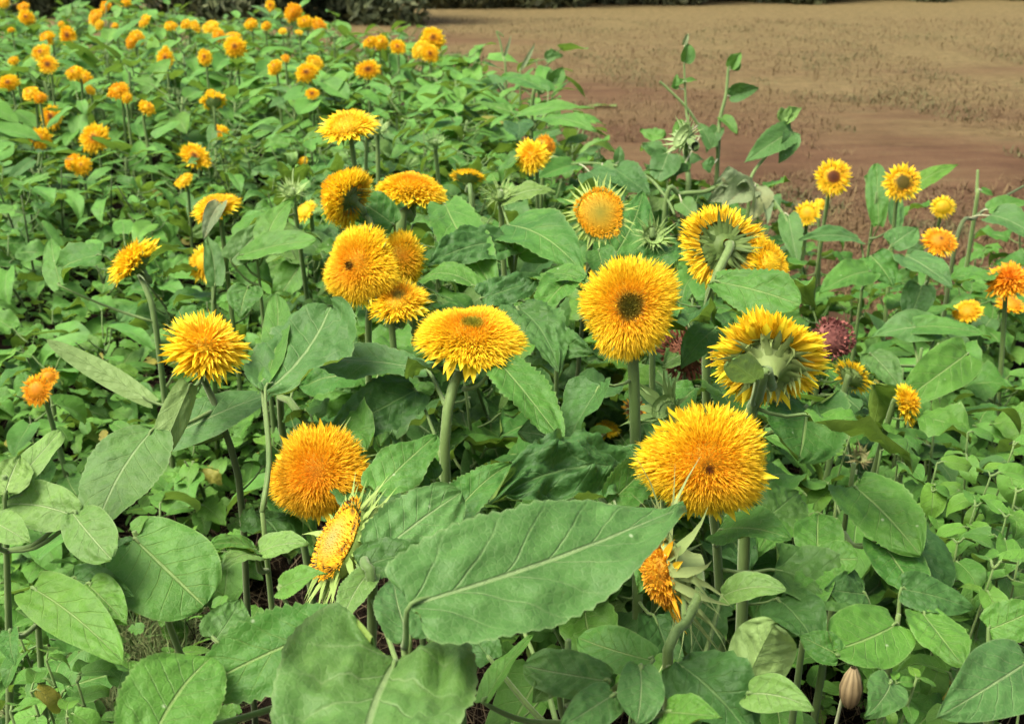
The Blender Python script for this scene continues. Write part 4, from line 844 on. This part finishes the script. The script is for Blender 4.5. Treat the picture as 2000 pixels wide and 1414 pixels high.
for i, (x, y, d, n, lab) in enumerate(FAR):
    rg = random.Random(i * 13 + 5)
    hz = .62 if y > 150 else .70
    if y > 215: hz = .46
    c = plane(x, y, hz); z = (c - CAM).dot(FW)
    if z > 15: c = P(x, y, 12.5); z = 12.5
    S = z * d * 1.16 / F; nn = camdir(n); base = Vector((c.x + rg.uniform(-.03, .03), c.y + .03, 0))
    grp = lab if lab in LB else None
    root = thing('sunflower', LB.get(lab, lab), 'sunflower', base, grp)
    hi = rg.choice((1, 3, 5)) if n[2] >= 1 else rg.choice((0, 2, 4, 6))
    h = link('flower_head', FH[hi][0], root); h.matrix_local = Matrix.Translation(c - base) @ rot_to(nn, rg.uniform(0, 6)) @ Matrix.Diagonal((S, S * rg.uniform(.72, 1), S * rg.uniform(.9, 1.5), 1))
    link('calyx', FH[hi][1], h)
    mb = MB(); tube(mb, [q - base for q in spline([c - nn * S * .2, c - nn * S * .35 + Vector((0, 0, -.03)), Vector(((c.x + base.x) / 2, (c.y + base.y) / 2, c.z * .5)), Vector((base.x, base.y, -.01))], 6)], .006, 5); mb.build('stem', [M_STEM], root)
    KEEP.append((x, y, d * .5, d * .5, z))

# ------------------------------------------------------------------ the leafy bed
EDGE = [(-9, 14), (-3.2, 13.2), (-1.75, 10.6), (-.45, 8.4), (.05, 6.3), (.34, 4.75), (.62, 4.0), (.95, 3.55), (1.6, 3.7), (4, 3.9)]
def edge_y(x):
    for (a, b), (c, d) in zip(EDGE, EDGE[1:]):
        if a <= x <= c: return b + (d - b) * (x - a) / (c - a)
    return EDGE[0][1] if x < EDGE[0][0] else EDGE[-1][1]
def zone(x, y):
    s = x / y
    if y < 1.35: return 'front'
    if s < -.205 and y < 4.1 + .3 * math.sin(x * 3): return 'low'
    if y < 1.9 and s < -.10: return 'low'
    if s > .24 and y < 4.2: return 'right'
    if y > 4.6: return 'far'
    return 'mid'
HT = dict(front=(.16, .34), low=(.12, .34), right=(.26, .48), far=(.44, .62), mid=(.42, .64))
ZL = dict(front='leafy plant low under the broad foreground leaves', low='low leafy plant in the green cover left of the tall sunflowers',
          right='leafy plant without a bloom in the right hand bed', mid='leafy sunflower plant without a bloom between the large flowers', far='leafy plant without a bloom in the far bed')
ZG = dict(front='plants under the foreground leaves', low='low plants on the left', right='leafy plants of the right hand bed', mid='leafy plants among the large flowers', far='leafy plants of the far bed')
rb = random.Random(5)
cand = []
y = .95
while y < 13.6:
    st = .155 + .028 * y
    x = -.56 * y - .15
    while x < .56 * y + .15:
        X = x + rb.uniform(-.4, .4) * st; Y = y + rb.uniform(-.4, .4) * st
        if Y < edge_y(X) - .05: cand.append((X, Y))
        x += st
    y += st
# far plants: one mesh each, a handful of kinds
def far_plant(seed, n=15, hgt=.55, ls=(.13, .25), mats=None, elong=1.):
    rg = random.Random(seed); mb = MB()
    tube(mb, spline([Vector((0, 0, -.01)), Vector((.01, .01, hgt * .5)), Vector((rg.uniform(-.04, .04), rg.uniform(-.04, .04), hgt))], 5), .006, 5, 1)
    for i in range(n):
        t = .45 + .58 * i / (n - 1); L = rg.uniform(*ls) * (1.1 - .35 * t)
        one = leaf_with_petiole(L, L * rg.uniform(.5, .78) / elong, rg.uniform(.05, .12), rg.uniform(.1, .9), rg.uniform(-.35, .7), seed * 31 + i, 8, 3, pr=.003, arch=rg.uniform(.02, .12), fold=rg.uniform(0, .3), wave=.08, puck=.03, serr=.0, pw=(.45, .75))
        mb.merge(one, Matrix.Translation((0, 0, hgt * t)) @ Matrix.Rotation(i * 2.4 + rg.uniform(-.5, .5), 4, 'Z') @ Matrix.Rotation(rg.uniform(-.4, .3), 4, 'Y') @ Matrix.Rotation(rg.uniform(-.4, .4), 4, 'X'))
    return mb.mesh('leafy_plant', mats)
FARP = [far_plant(200 + i, n=20, mats=[(M_LEAF_FAR, M_LEAF_FAR, M_LEAF, M_LEAF_BLUE)[i % 4], M_STEM], elong=(1.1, 1.6, 1.3, 1.9)[i % 4]) for i in range(10)]
STEMS = []
for i in range(4):
    mb = MB(); rg = random.Random(i); tube(mb, spline([Vector((0, 0, -.01)), Vector((rg.uniform(-.02, .02), rg.uniform(-.02, .02), .5)), Vector((rg.uniform(-.06, .06), rg.uniform(-.06, .06), 1))], 6), [.006, .0055, .005, .0045, .004, .003, .002], 6); STEMS.append(mb)
n_near = n_far = 0
def base_pt(X, Y): return Vector((X, Y, 0))
for (X, Y) in cand:
    zn = zone(X, Y); hl, hh = HT[zn]; h = rb.uniform(hl, hh)
    if zn == 'low' and Y > 2.5: h = rb.uniform(.14, .32) + .15 * (Y - 2.4)
    top = Vector((X, Y, h)); q = proj(top)
    if q is None or q[0] < -190 or q[0] > 2190 or q[1] > 1750: continue
    gp = proj(base_pt(X, Y))
    if gp and ((180 < gp[0] < 720 and gp[1] > 1060) or (930 < gp[0] < 1260 and 1050 < gp[1])) and rb.random() < .45: continue
    if Y > 4.3 or (zn == 'far'):
        s = rb.uniform(.8, 1.15); ok = True
        for _try in range(3):
            ok = True
            for k in range(18):
                rr = (.05, .13, .20)[k % 3]
                if hidden_hero(Vector((X + rr * math.cos(k * 1.05), Y + rr * math.sin(k * 1.05), h * s * (1.08 if k % 2 else .9))), 0): ok = False; break
            if ok: break
            s *= .82
        n_far += 1
        o = link('leafy_plant', rb.choice(FARP)); o.location = (X, Y, 0); o.rotation_euler = (rb.uniform(-.12, .12), rb.uniform(-.12, .12), rb.uniform(0, 6.28)); o.scale = (s, s, s * h / .55)
        tag(o, ZL['far'], 'plant', ZG['far']); continue
    base = Vector((X, Y, 0)); root = thing('low_plant' if zn in ('low', 'front') else 'leafy_plant', ZL[zn], 'low plant' if zn in ('low', 'front') else 'plant', base, ZG[zn])
    sm = MB(); sm.merge(rb.choice(STEMS), Matrix.Diagonal((1, 1, h, 1))); sm.build('stem', [M_STEM_DARK if zn in ('front', 'low') else M_STEM], root)
    if zn == 'low': vs, n, sc = (V_WEED + V_SMOOTH2 + V_WEED2, 17, (.6, 1.25)) if Y < 2.6 else (V_SMOOTH2 + V_MID + V_LONG, 15, (.65, 1.2))
    elif zn == 'right': vs, n, sc = (V_SMOOTH + V_SMOOTH2 + V_WEED + V_LONG + V_MID, 14, (.65, 1.2))
    elif zn == 'front': vs, n, sc = (V_SMOOTH + V_DARK + V_MID + V_WEED, 9, (.55, 1.0))
    else: vs, n, sc = (V_MID + V_MID + V_BLUE + V_DARK + V_PALE, 18, (.75, 1.3))
    made = 0
    for i in range(n):
        t = .25 + .75 * (i + rb.random()) / n
        if put_leaf(root, base, Vector((X, Y, h * t)), i * 2.4 + rb.uniform(-.6, .6), rb.uniform(*sc) * (1.1 - .25 * t), rb.choice(vs), rb.uniform(-.45, .25), rb.uniform(-.4, .4)): made += 1
    n_near += 1
print('plants', n_near, n_far, 'objects', len(bpy.data.objects))

# ------------------------------------------------------------------ small weeds with oval leaves, bottom right and left
def weed(x, y, z, h, label, seed, grp=None, n=18, mat=None, ls=.046):
    rg = random.Random(seed); top = P(x, y, z); base = Vector((top.x, top.y + .02, 0)); root = thing('weed', label, 'weed', base, grp)
    path = spline([Vector((0, 0, -.01)), Vector((rg.uniform(-.03, .03), 0, top.z * .5)), top - base], 14)
    mb = MB(); tube(mb, path, [.0028 - .0001 * i for i in range(15)], 6)
    mb.build('stem', [M_STEM], root)
    for i in range(n):
        k = 14 - int(i * .62); t = path[max(4, k)] + base
        L = ls * rg.uniform(.6, 1.25) * (1 + .03 * i)
        put_leaf(root, base, t, i * 1.571 + (i // 4) * .6 + rg.uniform(-.3, .3), L / .06, rg.choice(V_WEED), rg.uniform(-.3, .2), rg.uniform(-.3, .3))
W_L = 'bushy weed with small oval leaves at the right, below the long smooth leaves'
for i, (x, y, z) in enumerate([(1760, 860, 1.75), (1830, 905, 1.7), (1890, 845, 1.75), (1935, 930, 1.65), (1980, 870, 1.7), (1905, 990, 1.6), (1965, 1010, 1.55), (1990, 1090, 1.45), (1940, 1110, 1.4), (1660, 850, 1.8), (1720, 880, 1.75), (1820, 960, 1.7), (1870, 1060, 1.5), (1985, 960, 1.6)]):
    weed(x, y, z, .4, W_L, 300 + i, 'bushy weeds on the right')
for i, (x, y, z) in enumerate([(1240, 1310, 1.25), (1400, 1300, 1.25), (1790, 1325, 1.2), (1750, 1335, 1.2)]):
    weed(x, y, z, .2, 'small weed with pale seed heads near the bottom edge', 340 + i, 'small weeds at the bottom', 10, ls=.02)

for i, (x, y, z) in enumerate([(35, 1235, 1.3), (90, 1290, 1.25), (60, 1350, 1.18), (150, 1330, 1.22), (20, 1390, 1.1), (230, 1360, 1.2), (130, 1400, 1.12)]):
    weed(x, y, z, .2, 'low weed with narrow pale leaves in the grass at the bottom left', 360 + i, 'small weeds in the grass', 12, ls=.040)

# ------------------------------------------------------------------ undergrowth, straw and grass: nobody could count them
def undergrowth():
    rg = random.Random(9); mb = MB(); tries = 0; cnt = 0
    protos = []
    for i in range(10):
        m = MB(); blade(m, 1, rg.uniform(.5, .95), 6 + 8 * (i % 2), 2, seed=i, ragged=.6 * (i % 2), arch=rg.uniform(.02, .12), fold=rg.uniform(.05, .3), wave=.07, puck=.0, serr=0, pw=(.45, rg.uniform(.5, .8)), cord=.12); protos.append(m)
    while cnt < 15000 and tries < 60000:
        tries += 1
        Y = .9 + 10 * rg.random() ** 1.8; X = rg.uniform(-.55, .55) * Y
        if Y > edge_y(X) + .02: continue
        if Y < 2.35 and -.30 < X / Y < -.02 and Y < 2.2 and mnoise.noise(Vector((X * 5, Y * 5, 0))) > -.25: continue
        zn = zone(X, Y); hh = HT[zn][0]
        if Y < 1.9 and rg.random() < .45: continue
        gp = proj(base_pt(X, Y))
        if gp and ((180 < gp[0] < 720 and gp[1] > 1060) or (930 < gp[0] < 1260 and 1050 < gp[1])) and rg.random() < .6: continue
        Z = rg.uniform(.0, hh * .95) if zn not in ('low',) else rg.uniform(.01, .26)
        if rg.random() < .35: Z *= .4
        s = rg.uniform(.025, .06) * (1.3 if zn in ('far', 'mid') else 1) * (1 if Y > 1.6 else .7)
        p = Vector((X, Y, Z))
        if hidden_hero(p, 8): continue
        M = Matrix.Translation(p) @ Matrix.Rotation(rg.uniform(0, 6.28), 4, 'Z') @ Matrix.Rotation(rg.uniform(-.6, .6), 4, 'Y') @ Matrix.Rotation(rg.uniform(-.6, .6), 4, 'X') @ Matrix.Scale(s, 4)
        mb.merge(rg.choice(protos), M); cnt += 1
    o = mb.build('undergrowth', [M_WEED]); tag(o, 'tangle of small green leaves filling the gaps under the sunflowers', 'undergrowth', None, 'stuff')
undergrowth()
def straws(name, label, cat, n, region, ln, cols, width, lie=.2, seed=3, keepout=True):
    rg = random.Random(seed); mb = MB(); k = 0; tries = 0
    while k < n and tries < n * 6:
        tries += 1
        p = region(rg)
        if p is None: continue
        L = rg.uniform(*ln); a = rg.uniform(0, 6.28); el = rg.uniform(0, lie) if rg.random() < .6 else rg.uniform(lie, 1.3)
        d = Vector((math.cos(a) * math.cos(el), math.sin(a) * math.cos(el), math.sin(el)))
        s = d.cross(Vector((0, 0, 1))).normalized() * rg.uniform(*width); c = lerp3(cols[0], cols[1], rg.random())
        bnd = Vector((rg.uniform(-.3, .3), rg.uniform(-.3, .3), -.15 * el)) * L
        mid = p + d * L * .5; tip = p + d * L + bnd
        if keepout and hidden_hero(tip): continue
        v = [mb.vert(q, (0, 0), c) for q in (p - s, p + s, mid + s * .8, mid - s * .8, tip)]
        mb.face((v[0], v[1], v[2], v[3])); mb.face((v[3], v[2], v[4])); k += 1
    o = mb.build(name, [M_STRAW], smooth=False); tag(o, label, cat, None, 'stuff')
def bedpt(rg):
    Y = rg.uniform(.95, 3.2); X = rg.uniform(-.55, .55) * Y
    return Vector((X, Y, rg.uniform(.004, .03)))
straws('dry_straw', 'dead straw and dry stems lying on the dark soil under the plants', 'straw', 9000, bedpt, (.04, .16), ((.02, .014, .007), (.13, .10, .052)), (.0005, .0013))
def cornerpt(rg):
    q = plane(rg.uniform(-80, 380), rg.uniform(1120, 1480), .03); 
    return None if mnoise.noise(Vector((q.x * 7, q.y * 7, 3))) < -.1 else Vector((q.x, q.y, .01))
straws('grass', 'green and yellowing grass tufts in the bottom left corner', 'grass', 5200, cornerpt, (.05, .17), ((.05, .12, .022), (.20, .23, .09)), (.0006, .0018), lie=.6, seed=8)
def fieldpt(rg):
    Y = 3.6 + 16 * rg.random() ** 2; X = rg.uniform(-.3, .56) * Y
    if Y < edge_y(X): return None
    if mnoise.noise(Vector((X * .9, Y * .5, 7))) + .35 * mnoise.noise(Vector((X * 4, Y * 3, 2))) < -.02 - .02 * (Y - 4): return None
    return Vector((X, Y, .002))
straws('dry_grass', 'sparse short dry grass and stubble on the brown field', 'grass', 42000, fieldpt, (.03, .09), ((.075, .042, .018), (.165, .120, .052)), (.0015, .0045), lie=.5, seed=4, keepout=False)
def greenpt(rg):
    Y = 4.5 + 15 * rg.random() ** 1.5; X = rg.uniform(-.2, .56) * Y
    if Y < edge_y(X) + .1: return None
    if mnoise.noise(Vector((X * 1.3 + 9, Y * .8, 1))) < .22: return None
    return Vector((X, Y, .002))
straws('green_grass', 'thin patches of short green weeds on the brown field', 'grass', 11000, greenpt, (.03, .07), ((.070, .070, .026), (.13, .125, .048)), (.002, .006), lie=.5, seed=14, keepout=False)

# ------------------------------------------------------------------ ground
def ground_material():
    m, nt = newmat('dry field'); g = NT(nt); geo = g.n('ShaderNodeNewGeometry'); pos = geo.outputs['Position']
    mp = g.n('ShaderNodeMapping'); mp.inputs['Scale'].default_value = (.45, 1, 1); g.l(pos, mp.inputs[0])
    big = g.noise(mp.outputs[0], .55, 4, .55); med = g.noise(mp.outputs[0], 2.3, 4, .6); fine = g.noise(pos, 34, 5, .7); cl = g.noise(pos, 9, 4, .65)
    sep = g.n('ShaderNodeSeparateXYZ'); g.l(pos, sep.inputs[0])
    far = g.math('ADD', g.mr(sep.outputs[1], 4, 20, 0, .85), g.mr(sep.outputs[0], -1, 7, -.12, .3))
    soil = g.mix(g.mr(med, .35, .68), (.074, .040, .020), (.128, .076, .038))
    grass = g.mix(g.mr(cl, .35, .65), (.098, .080, .030), (.185, .142, .062))
    f = g.mr(g.math('ADD', g.math('MULTIPLY', g.math('SUBTRACT', big, .5), 1.7), g.math('ADD', far, .06)), .05, .75, 0, 1, True)
    c = g.mix(f, soil, grass)
    c = g.mix(g.mr(med, .56, .72, 0, .5), c, (.085, .078, .032))
    c = g.mix(g.mr(big, .58, .72, 0, .35), c, (.14, .090, .048))
    m3 = g.n('ShaderNodeMapping'); m3.inputs['Scale'].default_value = (.3, 1, 1); g.l(pos, m3.inputs[0])
    st = g.noise(m3.outputs[0], 7, 5, .7)
    c = g.mix(g.mr(st, .42, .68, 0, .28), c, g.mix(1., c, (.52, .50, .46), 'MULTIPLY'))
    c = g.mix(g.mr(st, .32, .46, .35, 0), c, (.165, .118, .058))
    c = g.mix(g.mr(fine, .3, .7, 0, .5), c, g.mix(1., c, (.45, .42, .40), 'MULTIPLY'))
    bump = g.n('ShaderNodeBump'); bump.inputs['Strength'].default_value = .8; bump.inputs['Distance'].default_value = .02; g.l(g.math('ADD', fine, cl), bump.inputs['Height'])
    bs = g.n('ShaderNodeBsdfPrincipled'); g.l(c, bs.inputs['Base Color']); g.l(bump.outputs[0], bs.inputs['Normal']); bs.inputs['Roughness'].default_value = .95; bs.inputs['Specular IOR Level'].default_value = .1
    out = g.n('ShaderNodeOutputMaterial'); g.l(bs.outputs[0], out.inputs[0]); return m
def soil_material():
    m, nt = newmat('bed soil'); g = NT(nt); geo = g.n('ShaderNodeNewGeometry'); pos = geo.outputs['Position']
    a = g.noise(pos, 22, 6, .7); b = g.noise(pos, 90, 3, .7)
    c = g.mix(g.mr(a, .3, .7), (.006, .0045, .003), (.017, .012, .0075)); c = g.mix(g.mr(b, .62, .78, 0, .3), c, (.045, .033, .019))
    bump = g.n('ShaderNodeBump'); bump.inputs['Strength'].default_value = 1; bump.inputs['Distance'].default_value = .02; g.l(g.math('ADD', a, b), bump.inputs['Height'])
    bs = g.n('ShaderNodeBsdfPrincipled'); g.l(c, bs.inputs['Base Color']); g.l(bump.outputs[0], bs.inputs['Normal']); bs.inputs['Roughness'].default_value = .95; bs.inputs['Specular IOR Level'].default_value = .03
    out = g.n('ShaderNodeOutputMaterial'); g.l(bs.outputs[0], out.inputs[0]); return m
mb = MB(); nx, ny = 60, 60
for j in range(ny + 1):
    for i in range(nx + 1):
        X = -150 + 300 * i / nx; Y = -20 + 320 * (j / ny) ** 2
        mb.vert((X, Y, 0))
for j in range(ny):
    for i in range(nx):
        a = j * (nx + 1) + i; mb.face((a, a + 1, a + nx + 2, a + nx + 1))
tag(mb.build('ground', [ground_material()]), None, None, None, 'structure')
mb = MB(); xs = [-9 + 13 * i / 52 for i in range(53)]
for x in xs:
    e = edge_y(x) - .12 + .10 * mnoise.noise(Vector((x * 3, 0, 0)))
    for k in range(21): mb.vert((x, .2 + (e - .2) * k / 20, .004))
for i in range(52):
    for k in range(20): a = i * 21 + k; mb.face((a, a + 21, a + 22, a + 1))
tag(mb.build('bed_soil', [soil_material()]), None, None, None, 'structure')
# lone yellow green leaf lying on the soil, and a pebble
lf = MB(); c = plane(1180, 208, .012); blade(lf, .24, .09, 10, 3, arch=.02, fold=.15, wave=.1, origin=Vector((0, 0, 0)), ax=(Vector((-1, .1, 0)).normalized(), Vector((-.1, -1, 0)).normalized(), Vector((0, 0, 1))))
o = lf.build('fallen_leaf', [M_LEAF_PALE], None, True, c + Vector((.1, 0, 0))); tag(o, 'yellow green leaf lying on the bare soil beside the bed', 'leaf')

# ------------------------------------------------------------------ bushes closing the view
def bush_mats():
    m, nt = newmat('bush foliage'); g = NT(nt); geo = g.n('ShaderNodeNewGeometry'); oi = g.n('ShaderNodeObjectInfo')
    c = g.mix(geo.outputs['Random Per Island'], (.030, .050, .020), (.095, .115, .045)); c = g.mix(g.math('MULTIPLY', oi.outputs['Random'], .5), c, (.09, .075, .03))
    bs = g.n('ShaderNodeBsdfPrincipled'); g.l(c, bs.inputs['Base Color']); bs.inputs['Roughness'].default_value = .6; bs.inputs['Specular IOR Level'].default_value = .2
    out = g.n('ShaderNodeOutputMaterial'); g.l(bs.outputs[0], out.inputs[0]); return m
M_BUSH = bush_mats()
def bush_meshes(seed):
    rg = random.Random(seed); mb = MB(); st = MB()
    blobs = [(Vector((rg.uniform(-.9, .9), rg.uniform(-.5, .5), rg.uniform(.35, 2.2))), rg.uniform(.45, .75)) for _ in range(11)] + [(Vector((-1.0 + .4 * k, rg.uniform(-.5, .1), .22)), .42) for k in range(6)]
    for _ in range(5200):
        c, r = rg.choice(blobs); d = Vector((rg.gauss(0, 1), rg.gauss(0, 1), rg.gauss(0, 1))).normalized()
        p = c + d * r * (.55 + .5 * rg.random() ** .5)
        if p.z < .03: p.z = abs(p.z) * .5 + .02
        n = (d + Vector((rg.gauss(0, .6), rg.gauss(0, .6), rg.gauss(0, .6)))).normalized(); u = n.orthogonal().normalized(); v = n.cross(u); a = rg.uniform(0, 6.28); u, v = u * math.cos(a) + v * math.sin(a), v * math.cos(a) - u * math.sin(a)
        L = rg.uniform(.05, .12)
        q = [mb.vert(p - u * L), mb.vert(p + v * L * .4), mb.vert(p + u * L), mb.vert(p - v * L * .4)]; mb.face(q)
    for (c, r) in blobs[:5]:
        tube(st, spline([Vector((rg.uniform(-.25, .25), rg.uniform(-.15, .15), -.05)), Vector((c.x * .4, c.y * .4, c.z * .5)), c], 6), [.03, .028, .025, .022, .018, .014, .01], 6)
    return mb.mesh('foliage', [M_BUSH], False), st.mesh('stems', [M_STEM_DARK])
BM = [bush_meshes(i) for i in range(4)]
BUSHES = [(-9.6, 19.5, 1.1), (-8.0, 21, 1.0), (-4.9, 18.6, 1.05), (-3.6, 18.8, 1.1), (-2.2, 18.9, .95)] + [(-.9 + 1.6 * k, 22.3 + .62 * k * (1 - .03 * k) + .5 + (.4 if k % 2 else 0), 1.0 + .12 * ((k * 7) % 3)) for k in range(11)]
BLAB = ['dark bush at the top left corner behind the bed', 'dark bush before the bare reddish ground at the top left', 'first dark bush of the row behind the far blooms', 'second dark bush behind the far blooms', 'last dark bush behind the far blooms, at the field corner']
for i, (x, y, s) in enumerate(BUSHES):
    root = thing('bush', BLAB[i] if i < 5 else 'dark green bush in the row closing the brown field', 'bush', Vector((x, y, 0)), None if i < 5 else 'bushes closing the field'); root.scale = (s, s, s); root.rotation_euler.z = i * 1.3
    link('foliage', BM[i % 4][0], root); link('stems', BM[i % 4][1], root)

# ------------------------------------------------------------------ light, sky, camera
SUN_EL, SUN_AZ = math.radians(62), math.radians(-115)      # azimuth from +Y towards +X
w = bpy.data.worlds.new('World'); scene.world = w; w.use_nodes = True
nt = w.node_tree; nt.nodes.clear(); g = NT(nt)
sky = g.n('ShaderNodeTexSky', sky_type='NISHITA'); sky.sun_disc = False; sky.sun_elevation = SUN_EL; sky.sun_rotation = SUN_AZ; sky.dust_density = 7; sky.air_density = .6; sky.ozone_density = .3
bg = g.n('ShaderNodeBackground'); bg.inputs['Strength'].default_value = .15; g.l(sky.outputs[0], bg.inputs[0])
out = g.n('ShaderNodeOutputWorld'); g.l(bg.outputs[0], out.inputs[0])
sd = bpy.data.lights.new('sun', 'SUN'); sd.energy = 2.4; sd.angle = math.radians(32); sd.color = (1, .95, .86)
so = bpy.data.objects.new('sun', sd); col.objects.link(so)
dirv = Vector((math.sin(SUN_AZ) * math.cos(SUN_EL), math.cos(SUN_AZ) * math.cos(SUN_EL), math.sin(SUN_EL)))
so.rotation_euler = dirv.to_track_quat('Z', 'Y').to_euler(); so.location = dirv * 30
cd = bpy.data.cameras.new('camera'); cd.sensor_width = 36; cd.lens = 36 * F / 2000; cd.clip_start = .05; cd.clip_end = 1000
cd.dof.use_dof = True; cd.dof.focus_distance = 1.4; cd.dof.aperture_fstop = 9.5
co = bpy.data.objects.new('camera', cd); col.objects.link(co); co.location = CAM; co.rotation_euler = (math.pi / 2 - PITCH, 0, 0); scene.camera = co
scene.render.engine = 'CYCLES'
vs = scene.view_settings; vs.view_transform = 'Standard'; vs.look = 'None'; vs.gamma = 1; vs.exposure = EXPOSURE + .04; 
c = scene.cycles; c.max_bounces = 6; c.diffuse_bounces = 3; c.glossy_bounces = 2; c.transmission_bounces = 4; c.use_denoising = True; c.caustics_reflective = False; c.caustics_refractive = False
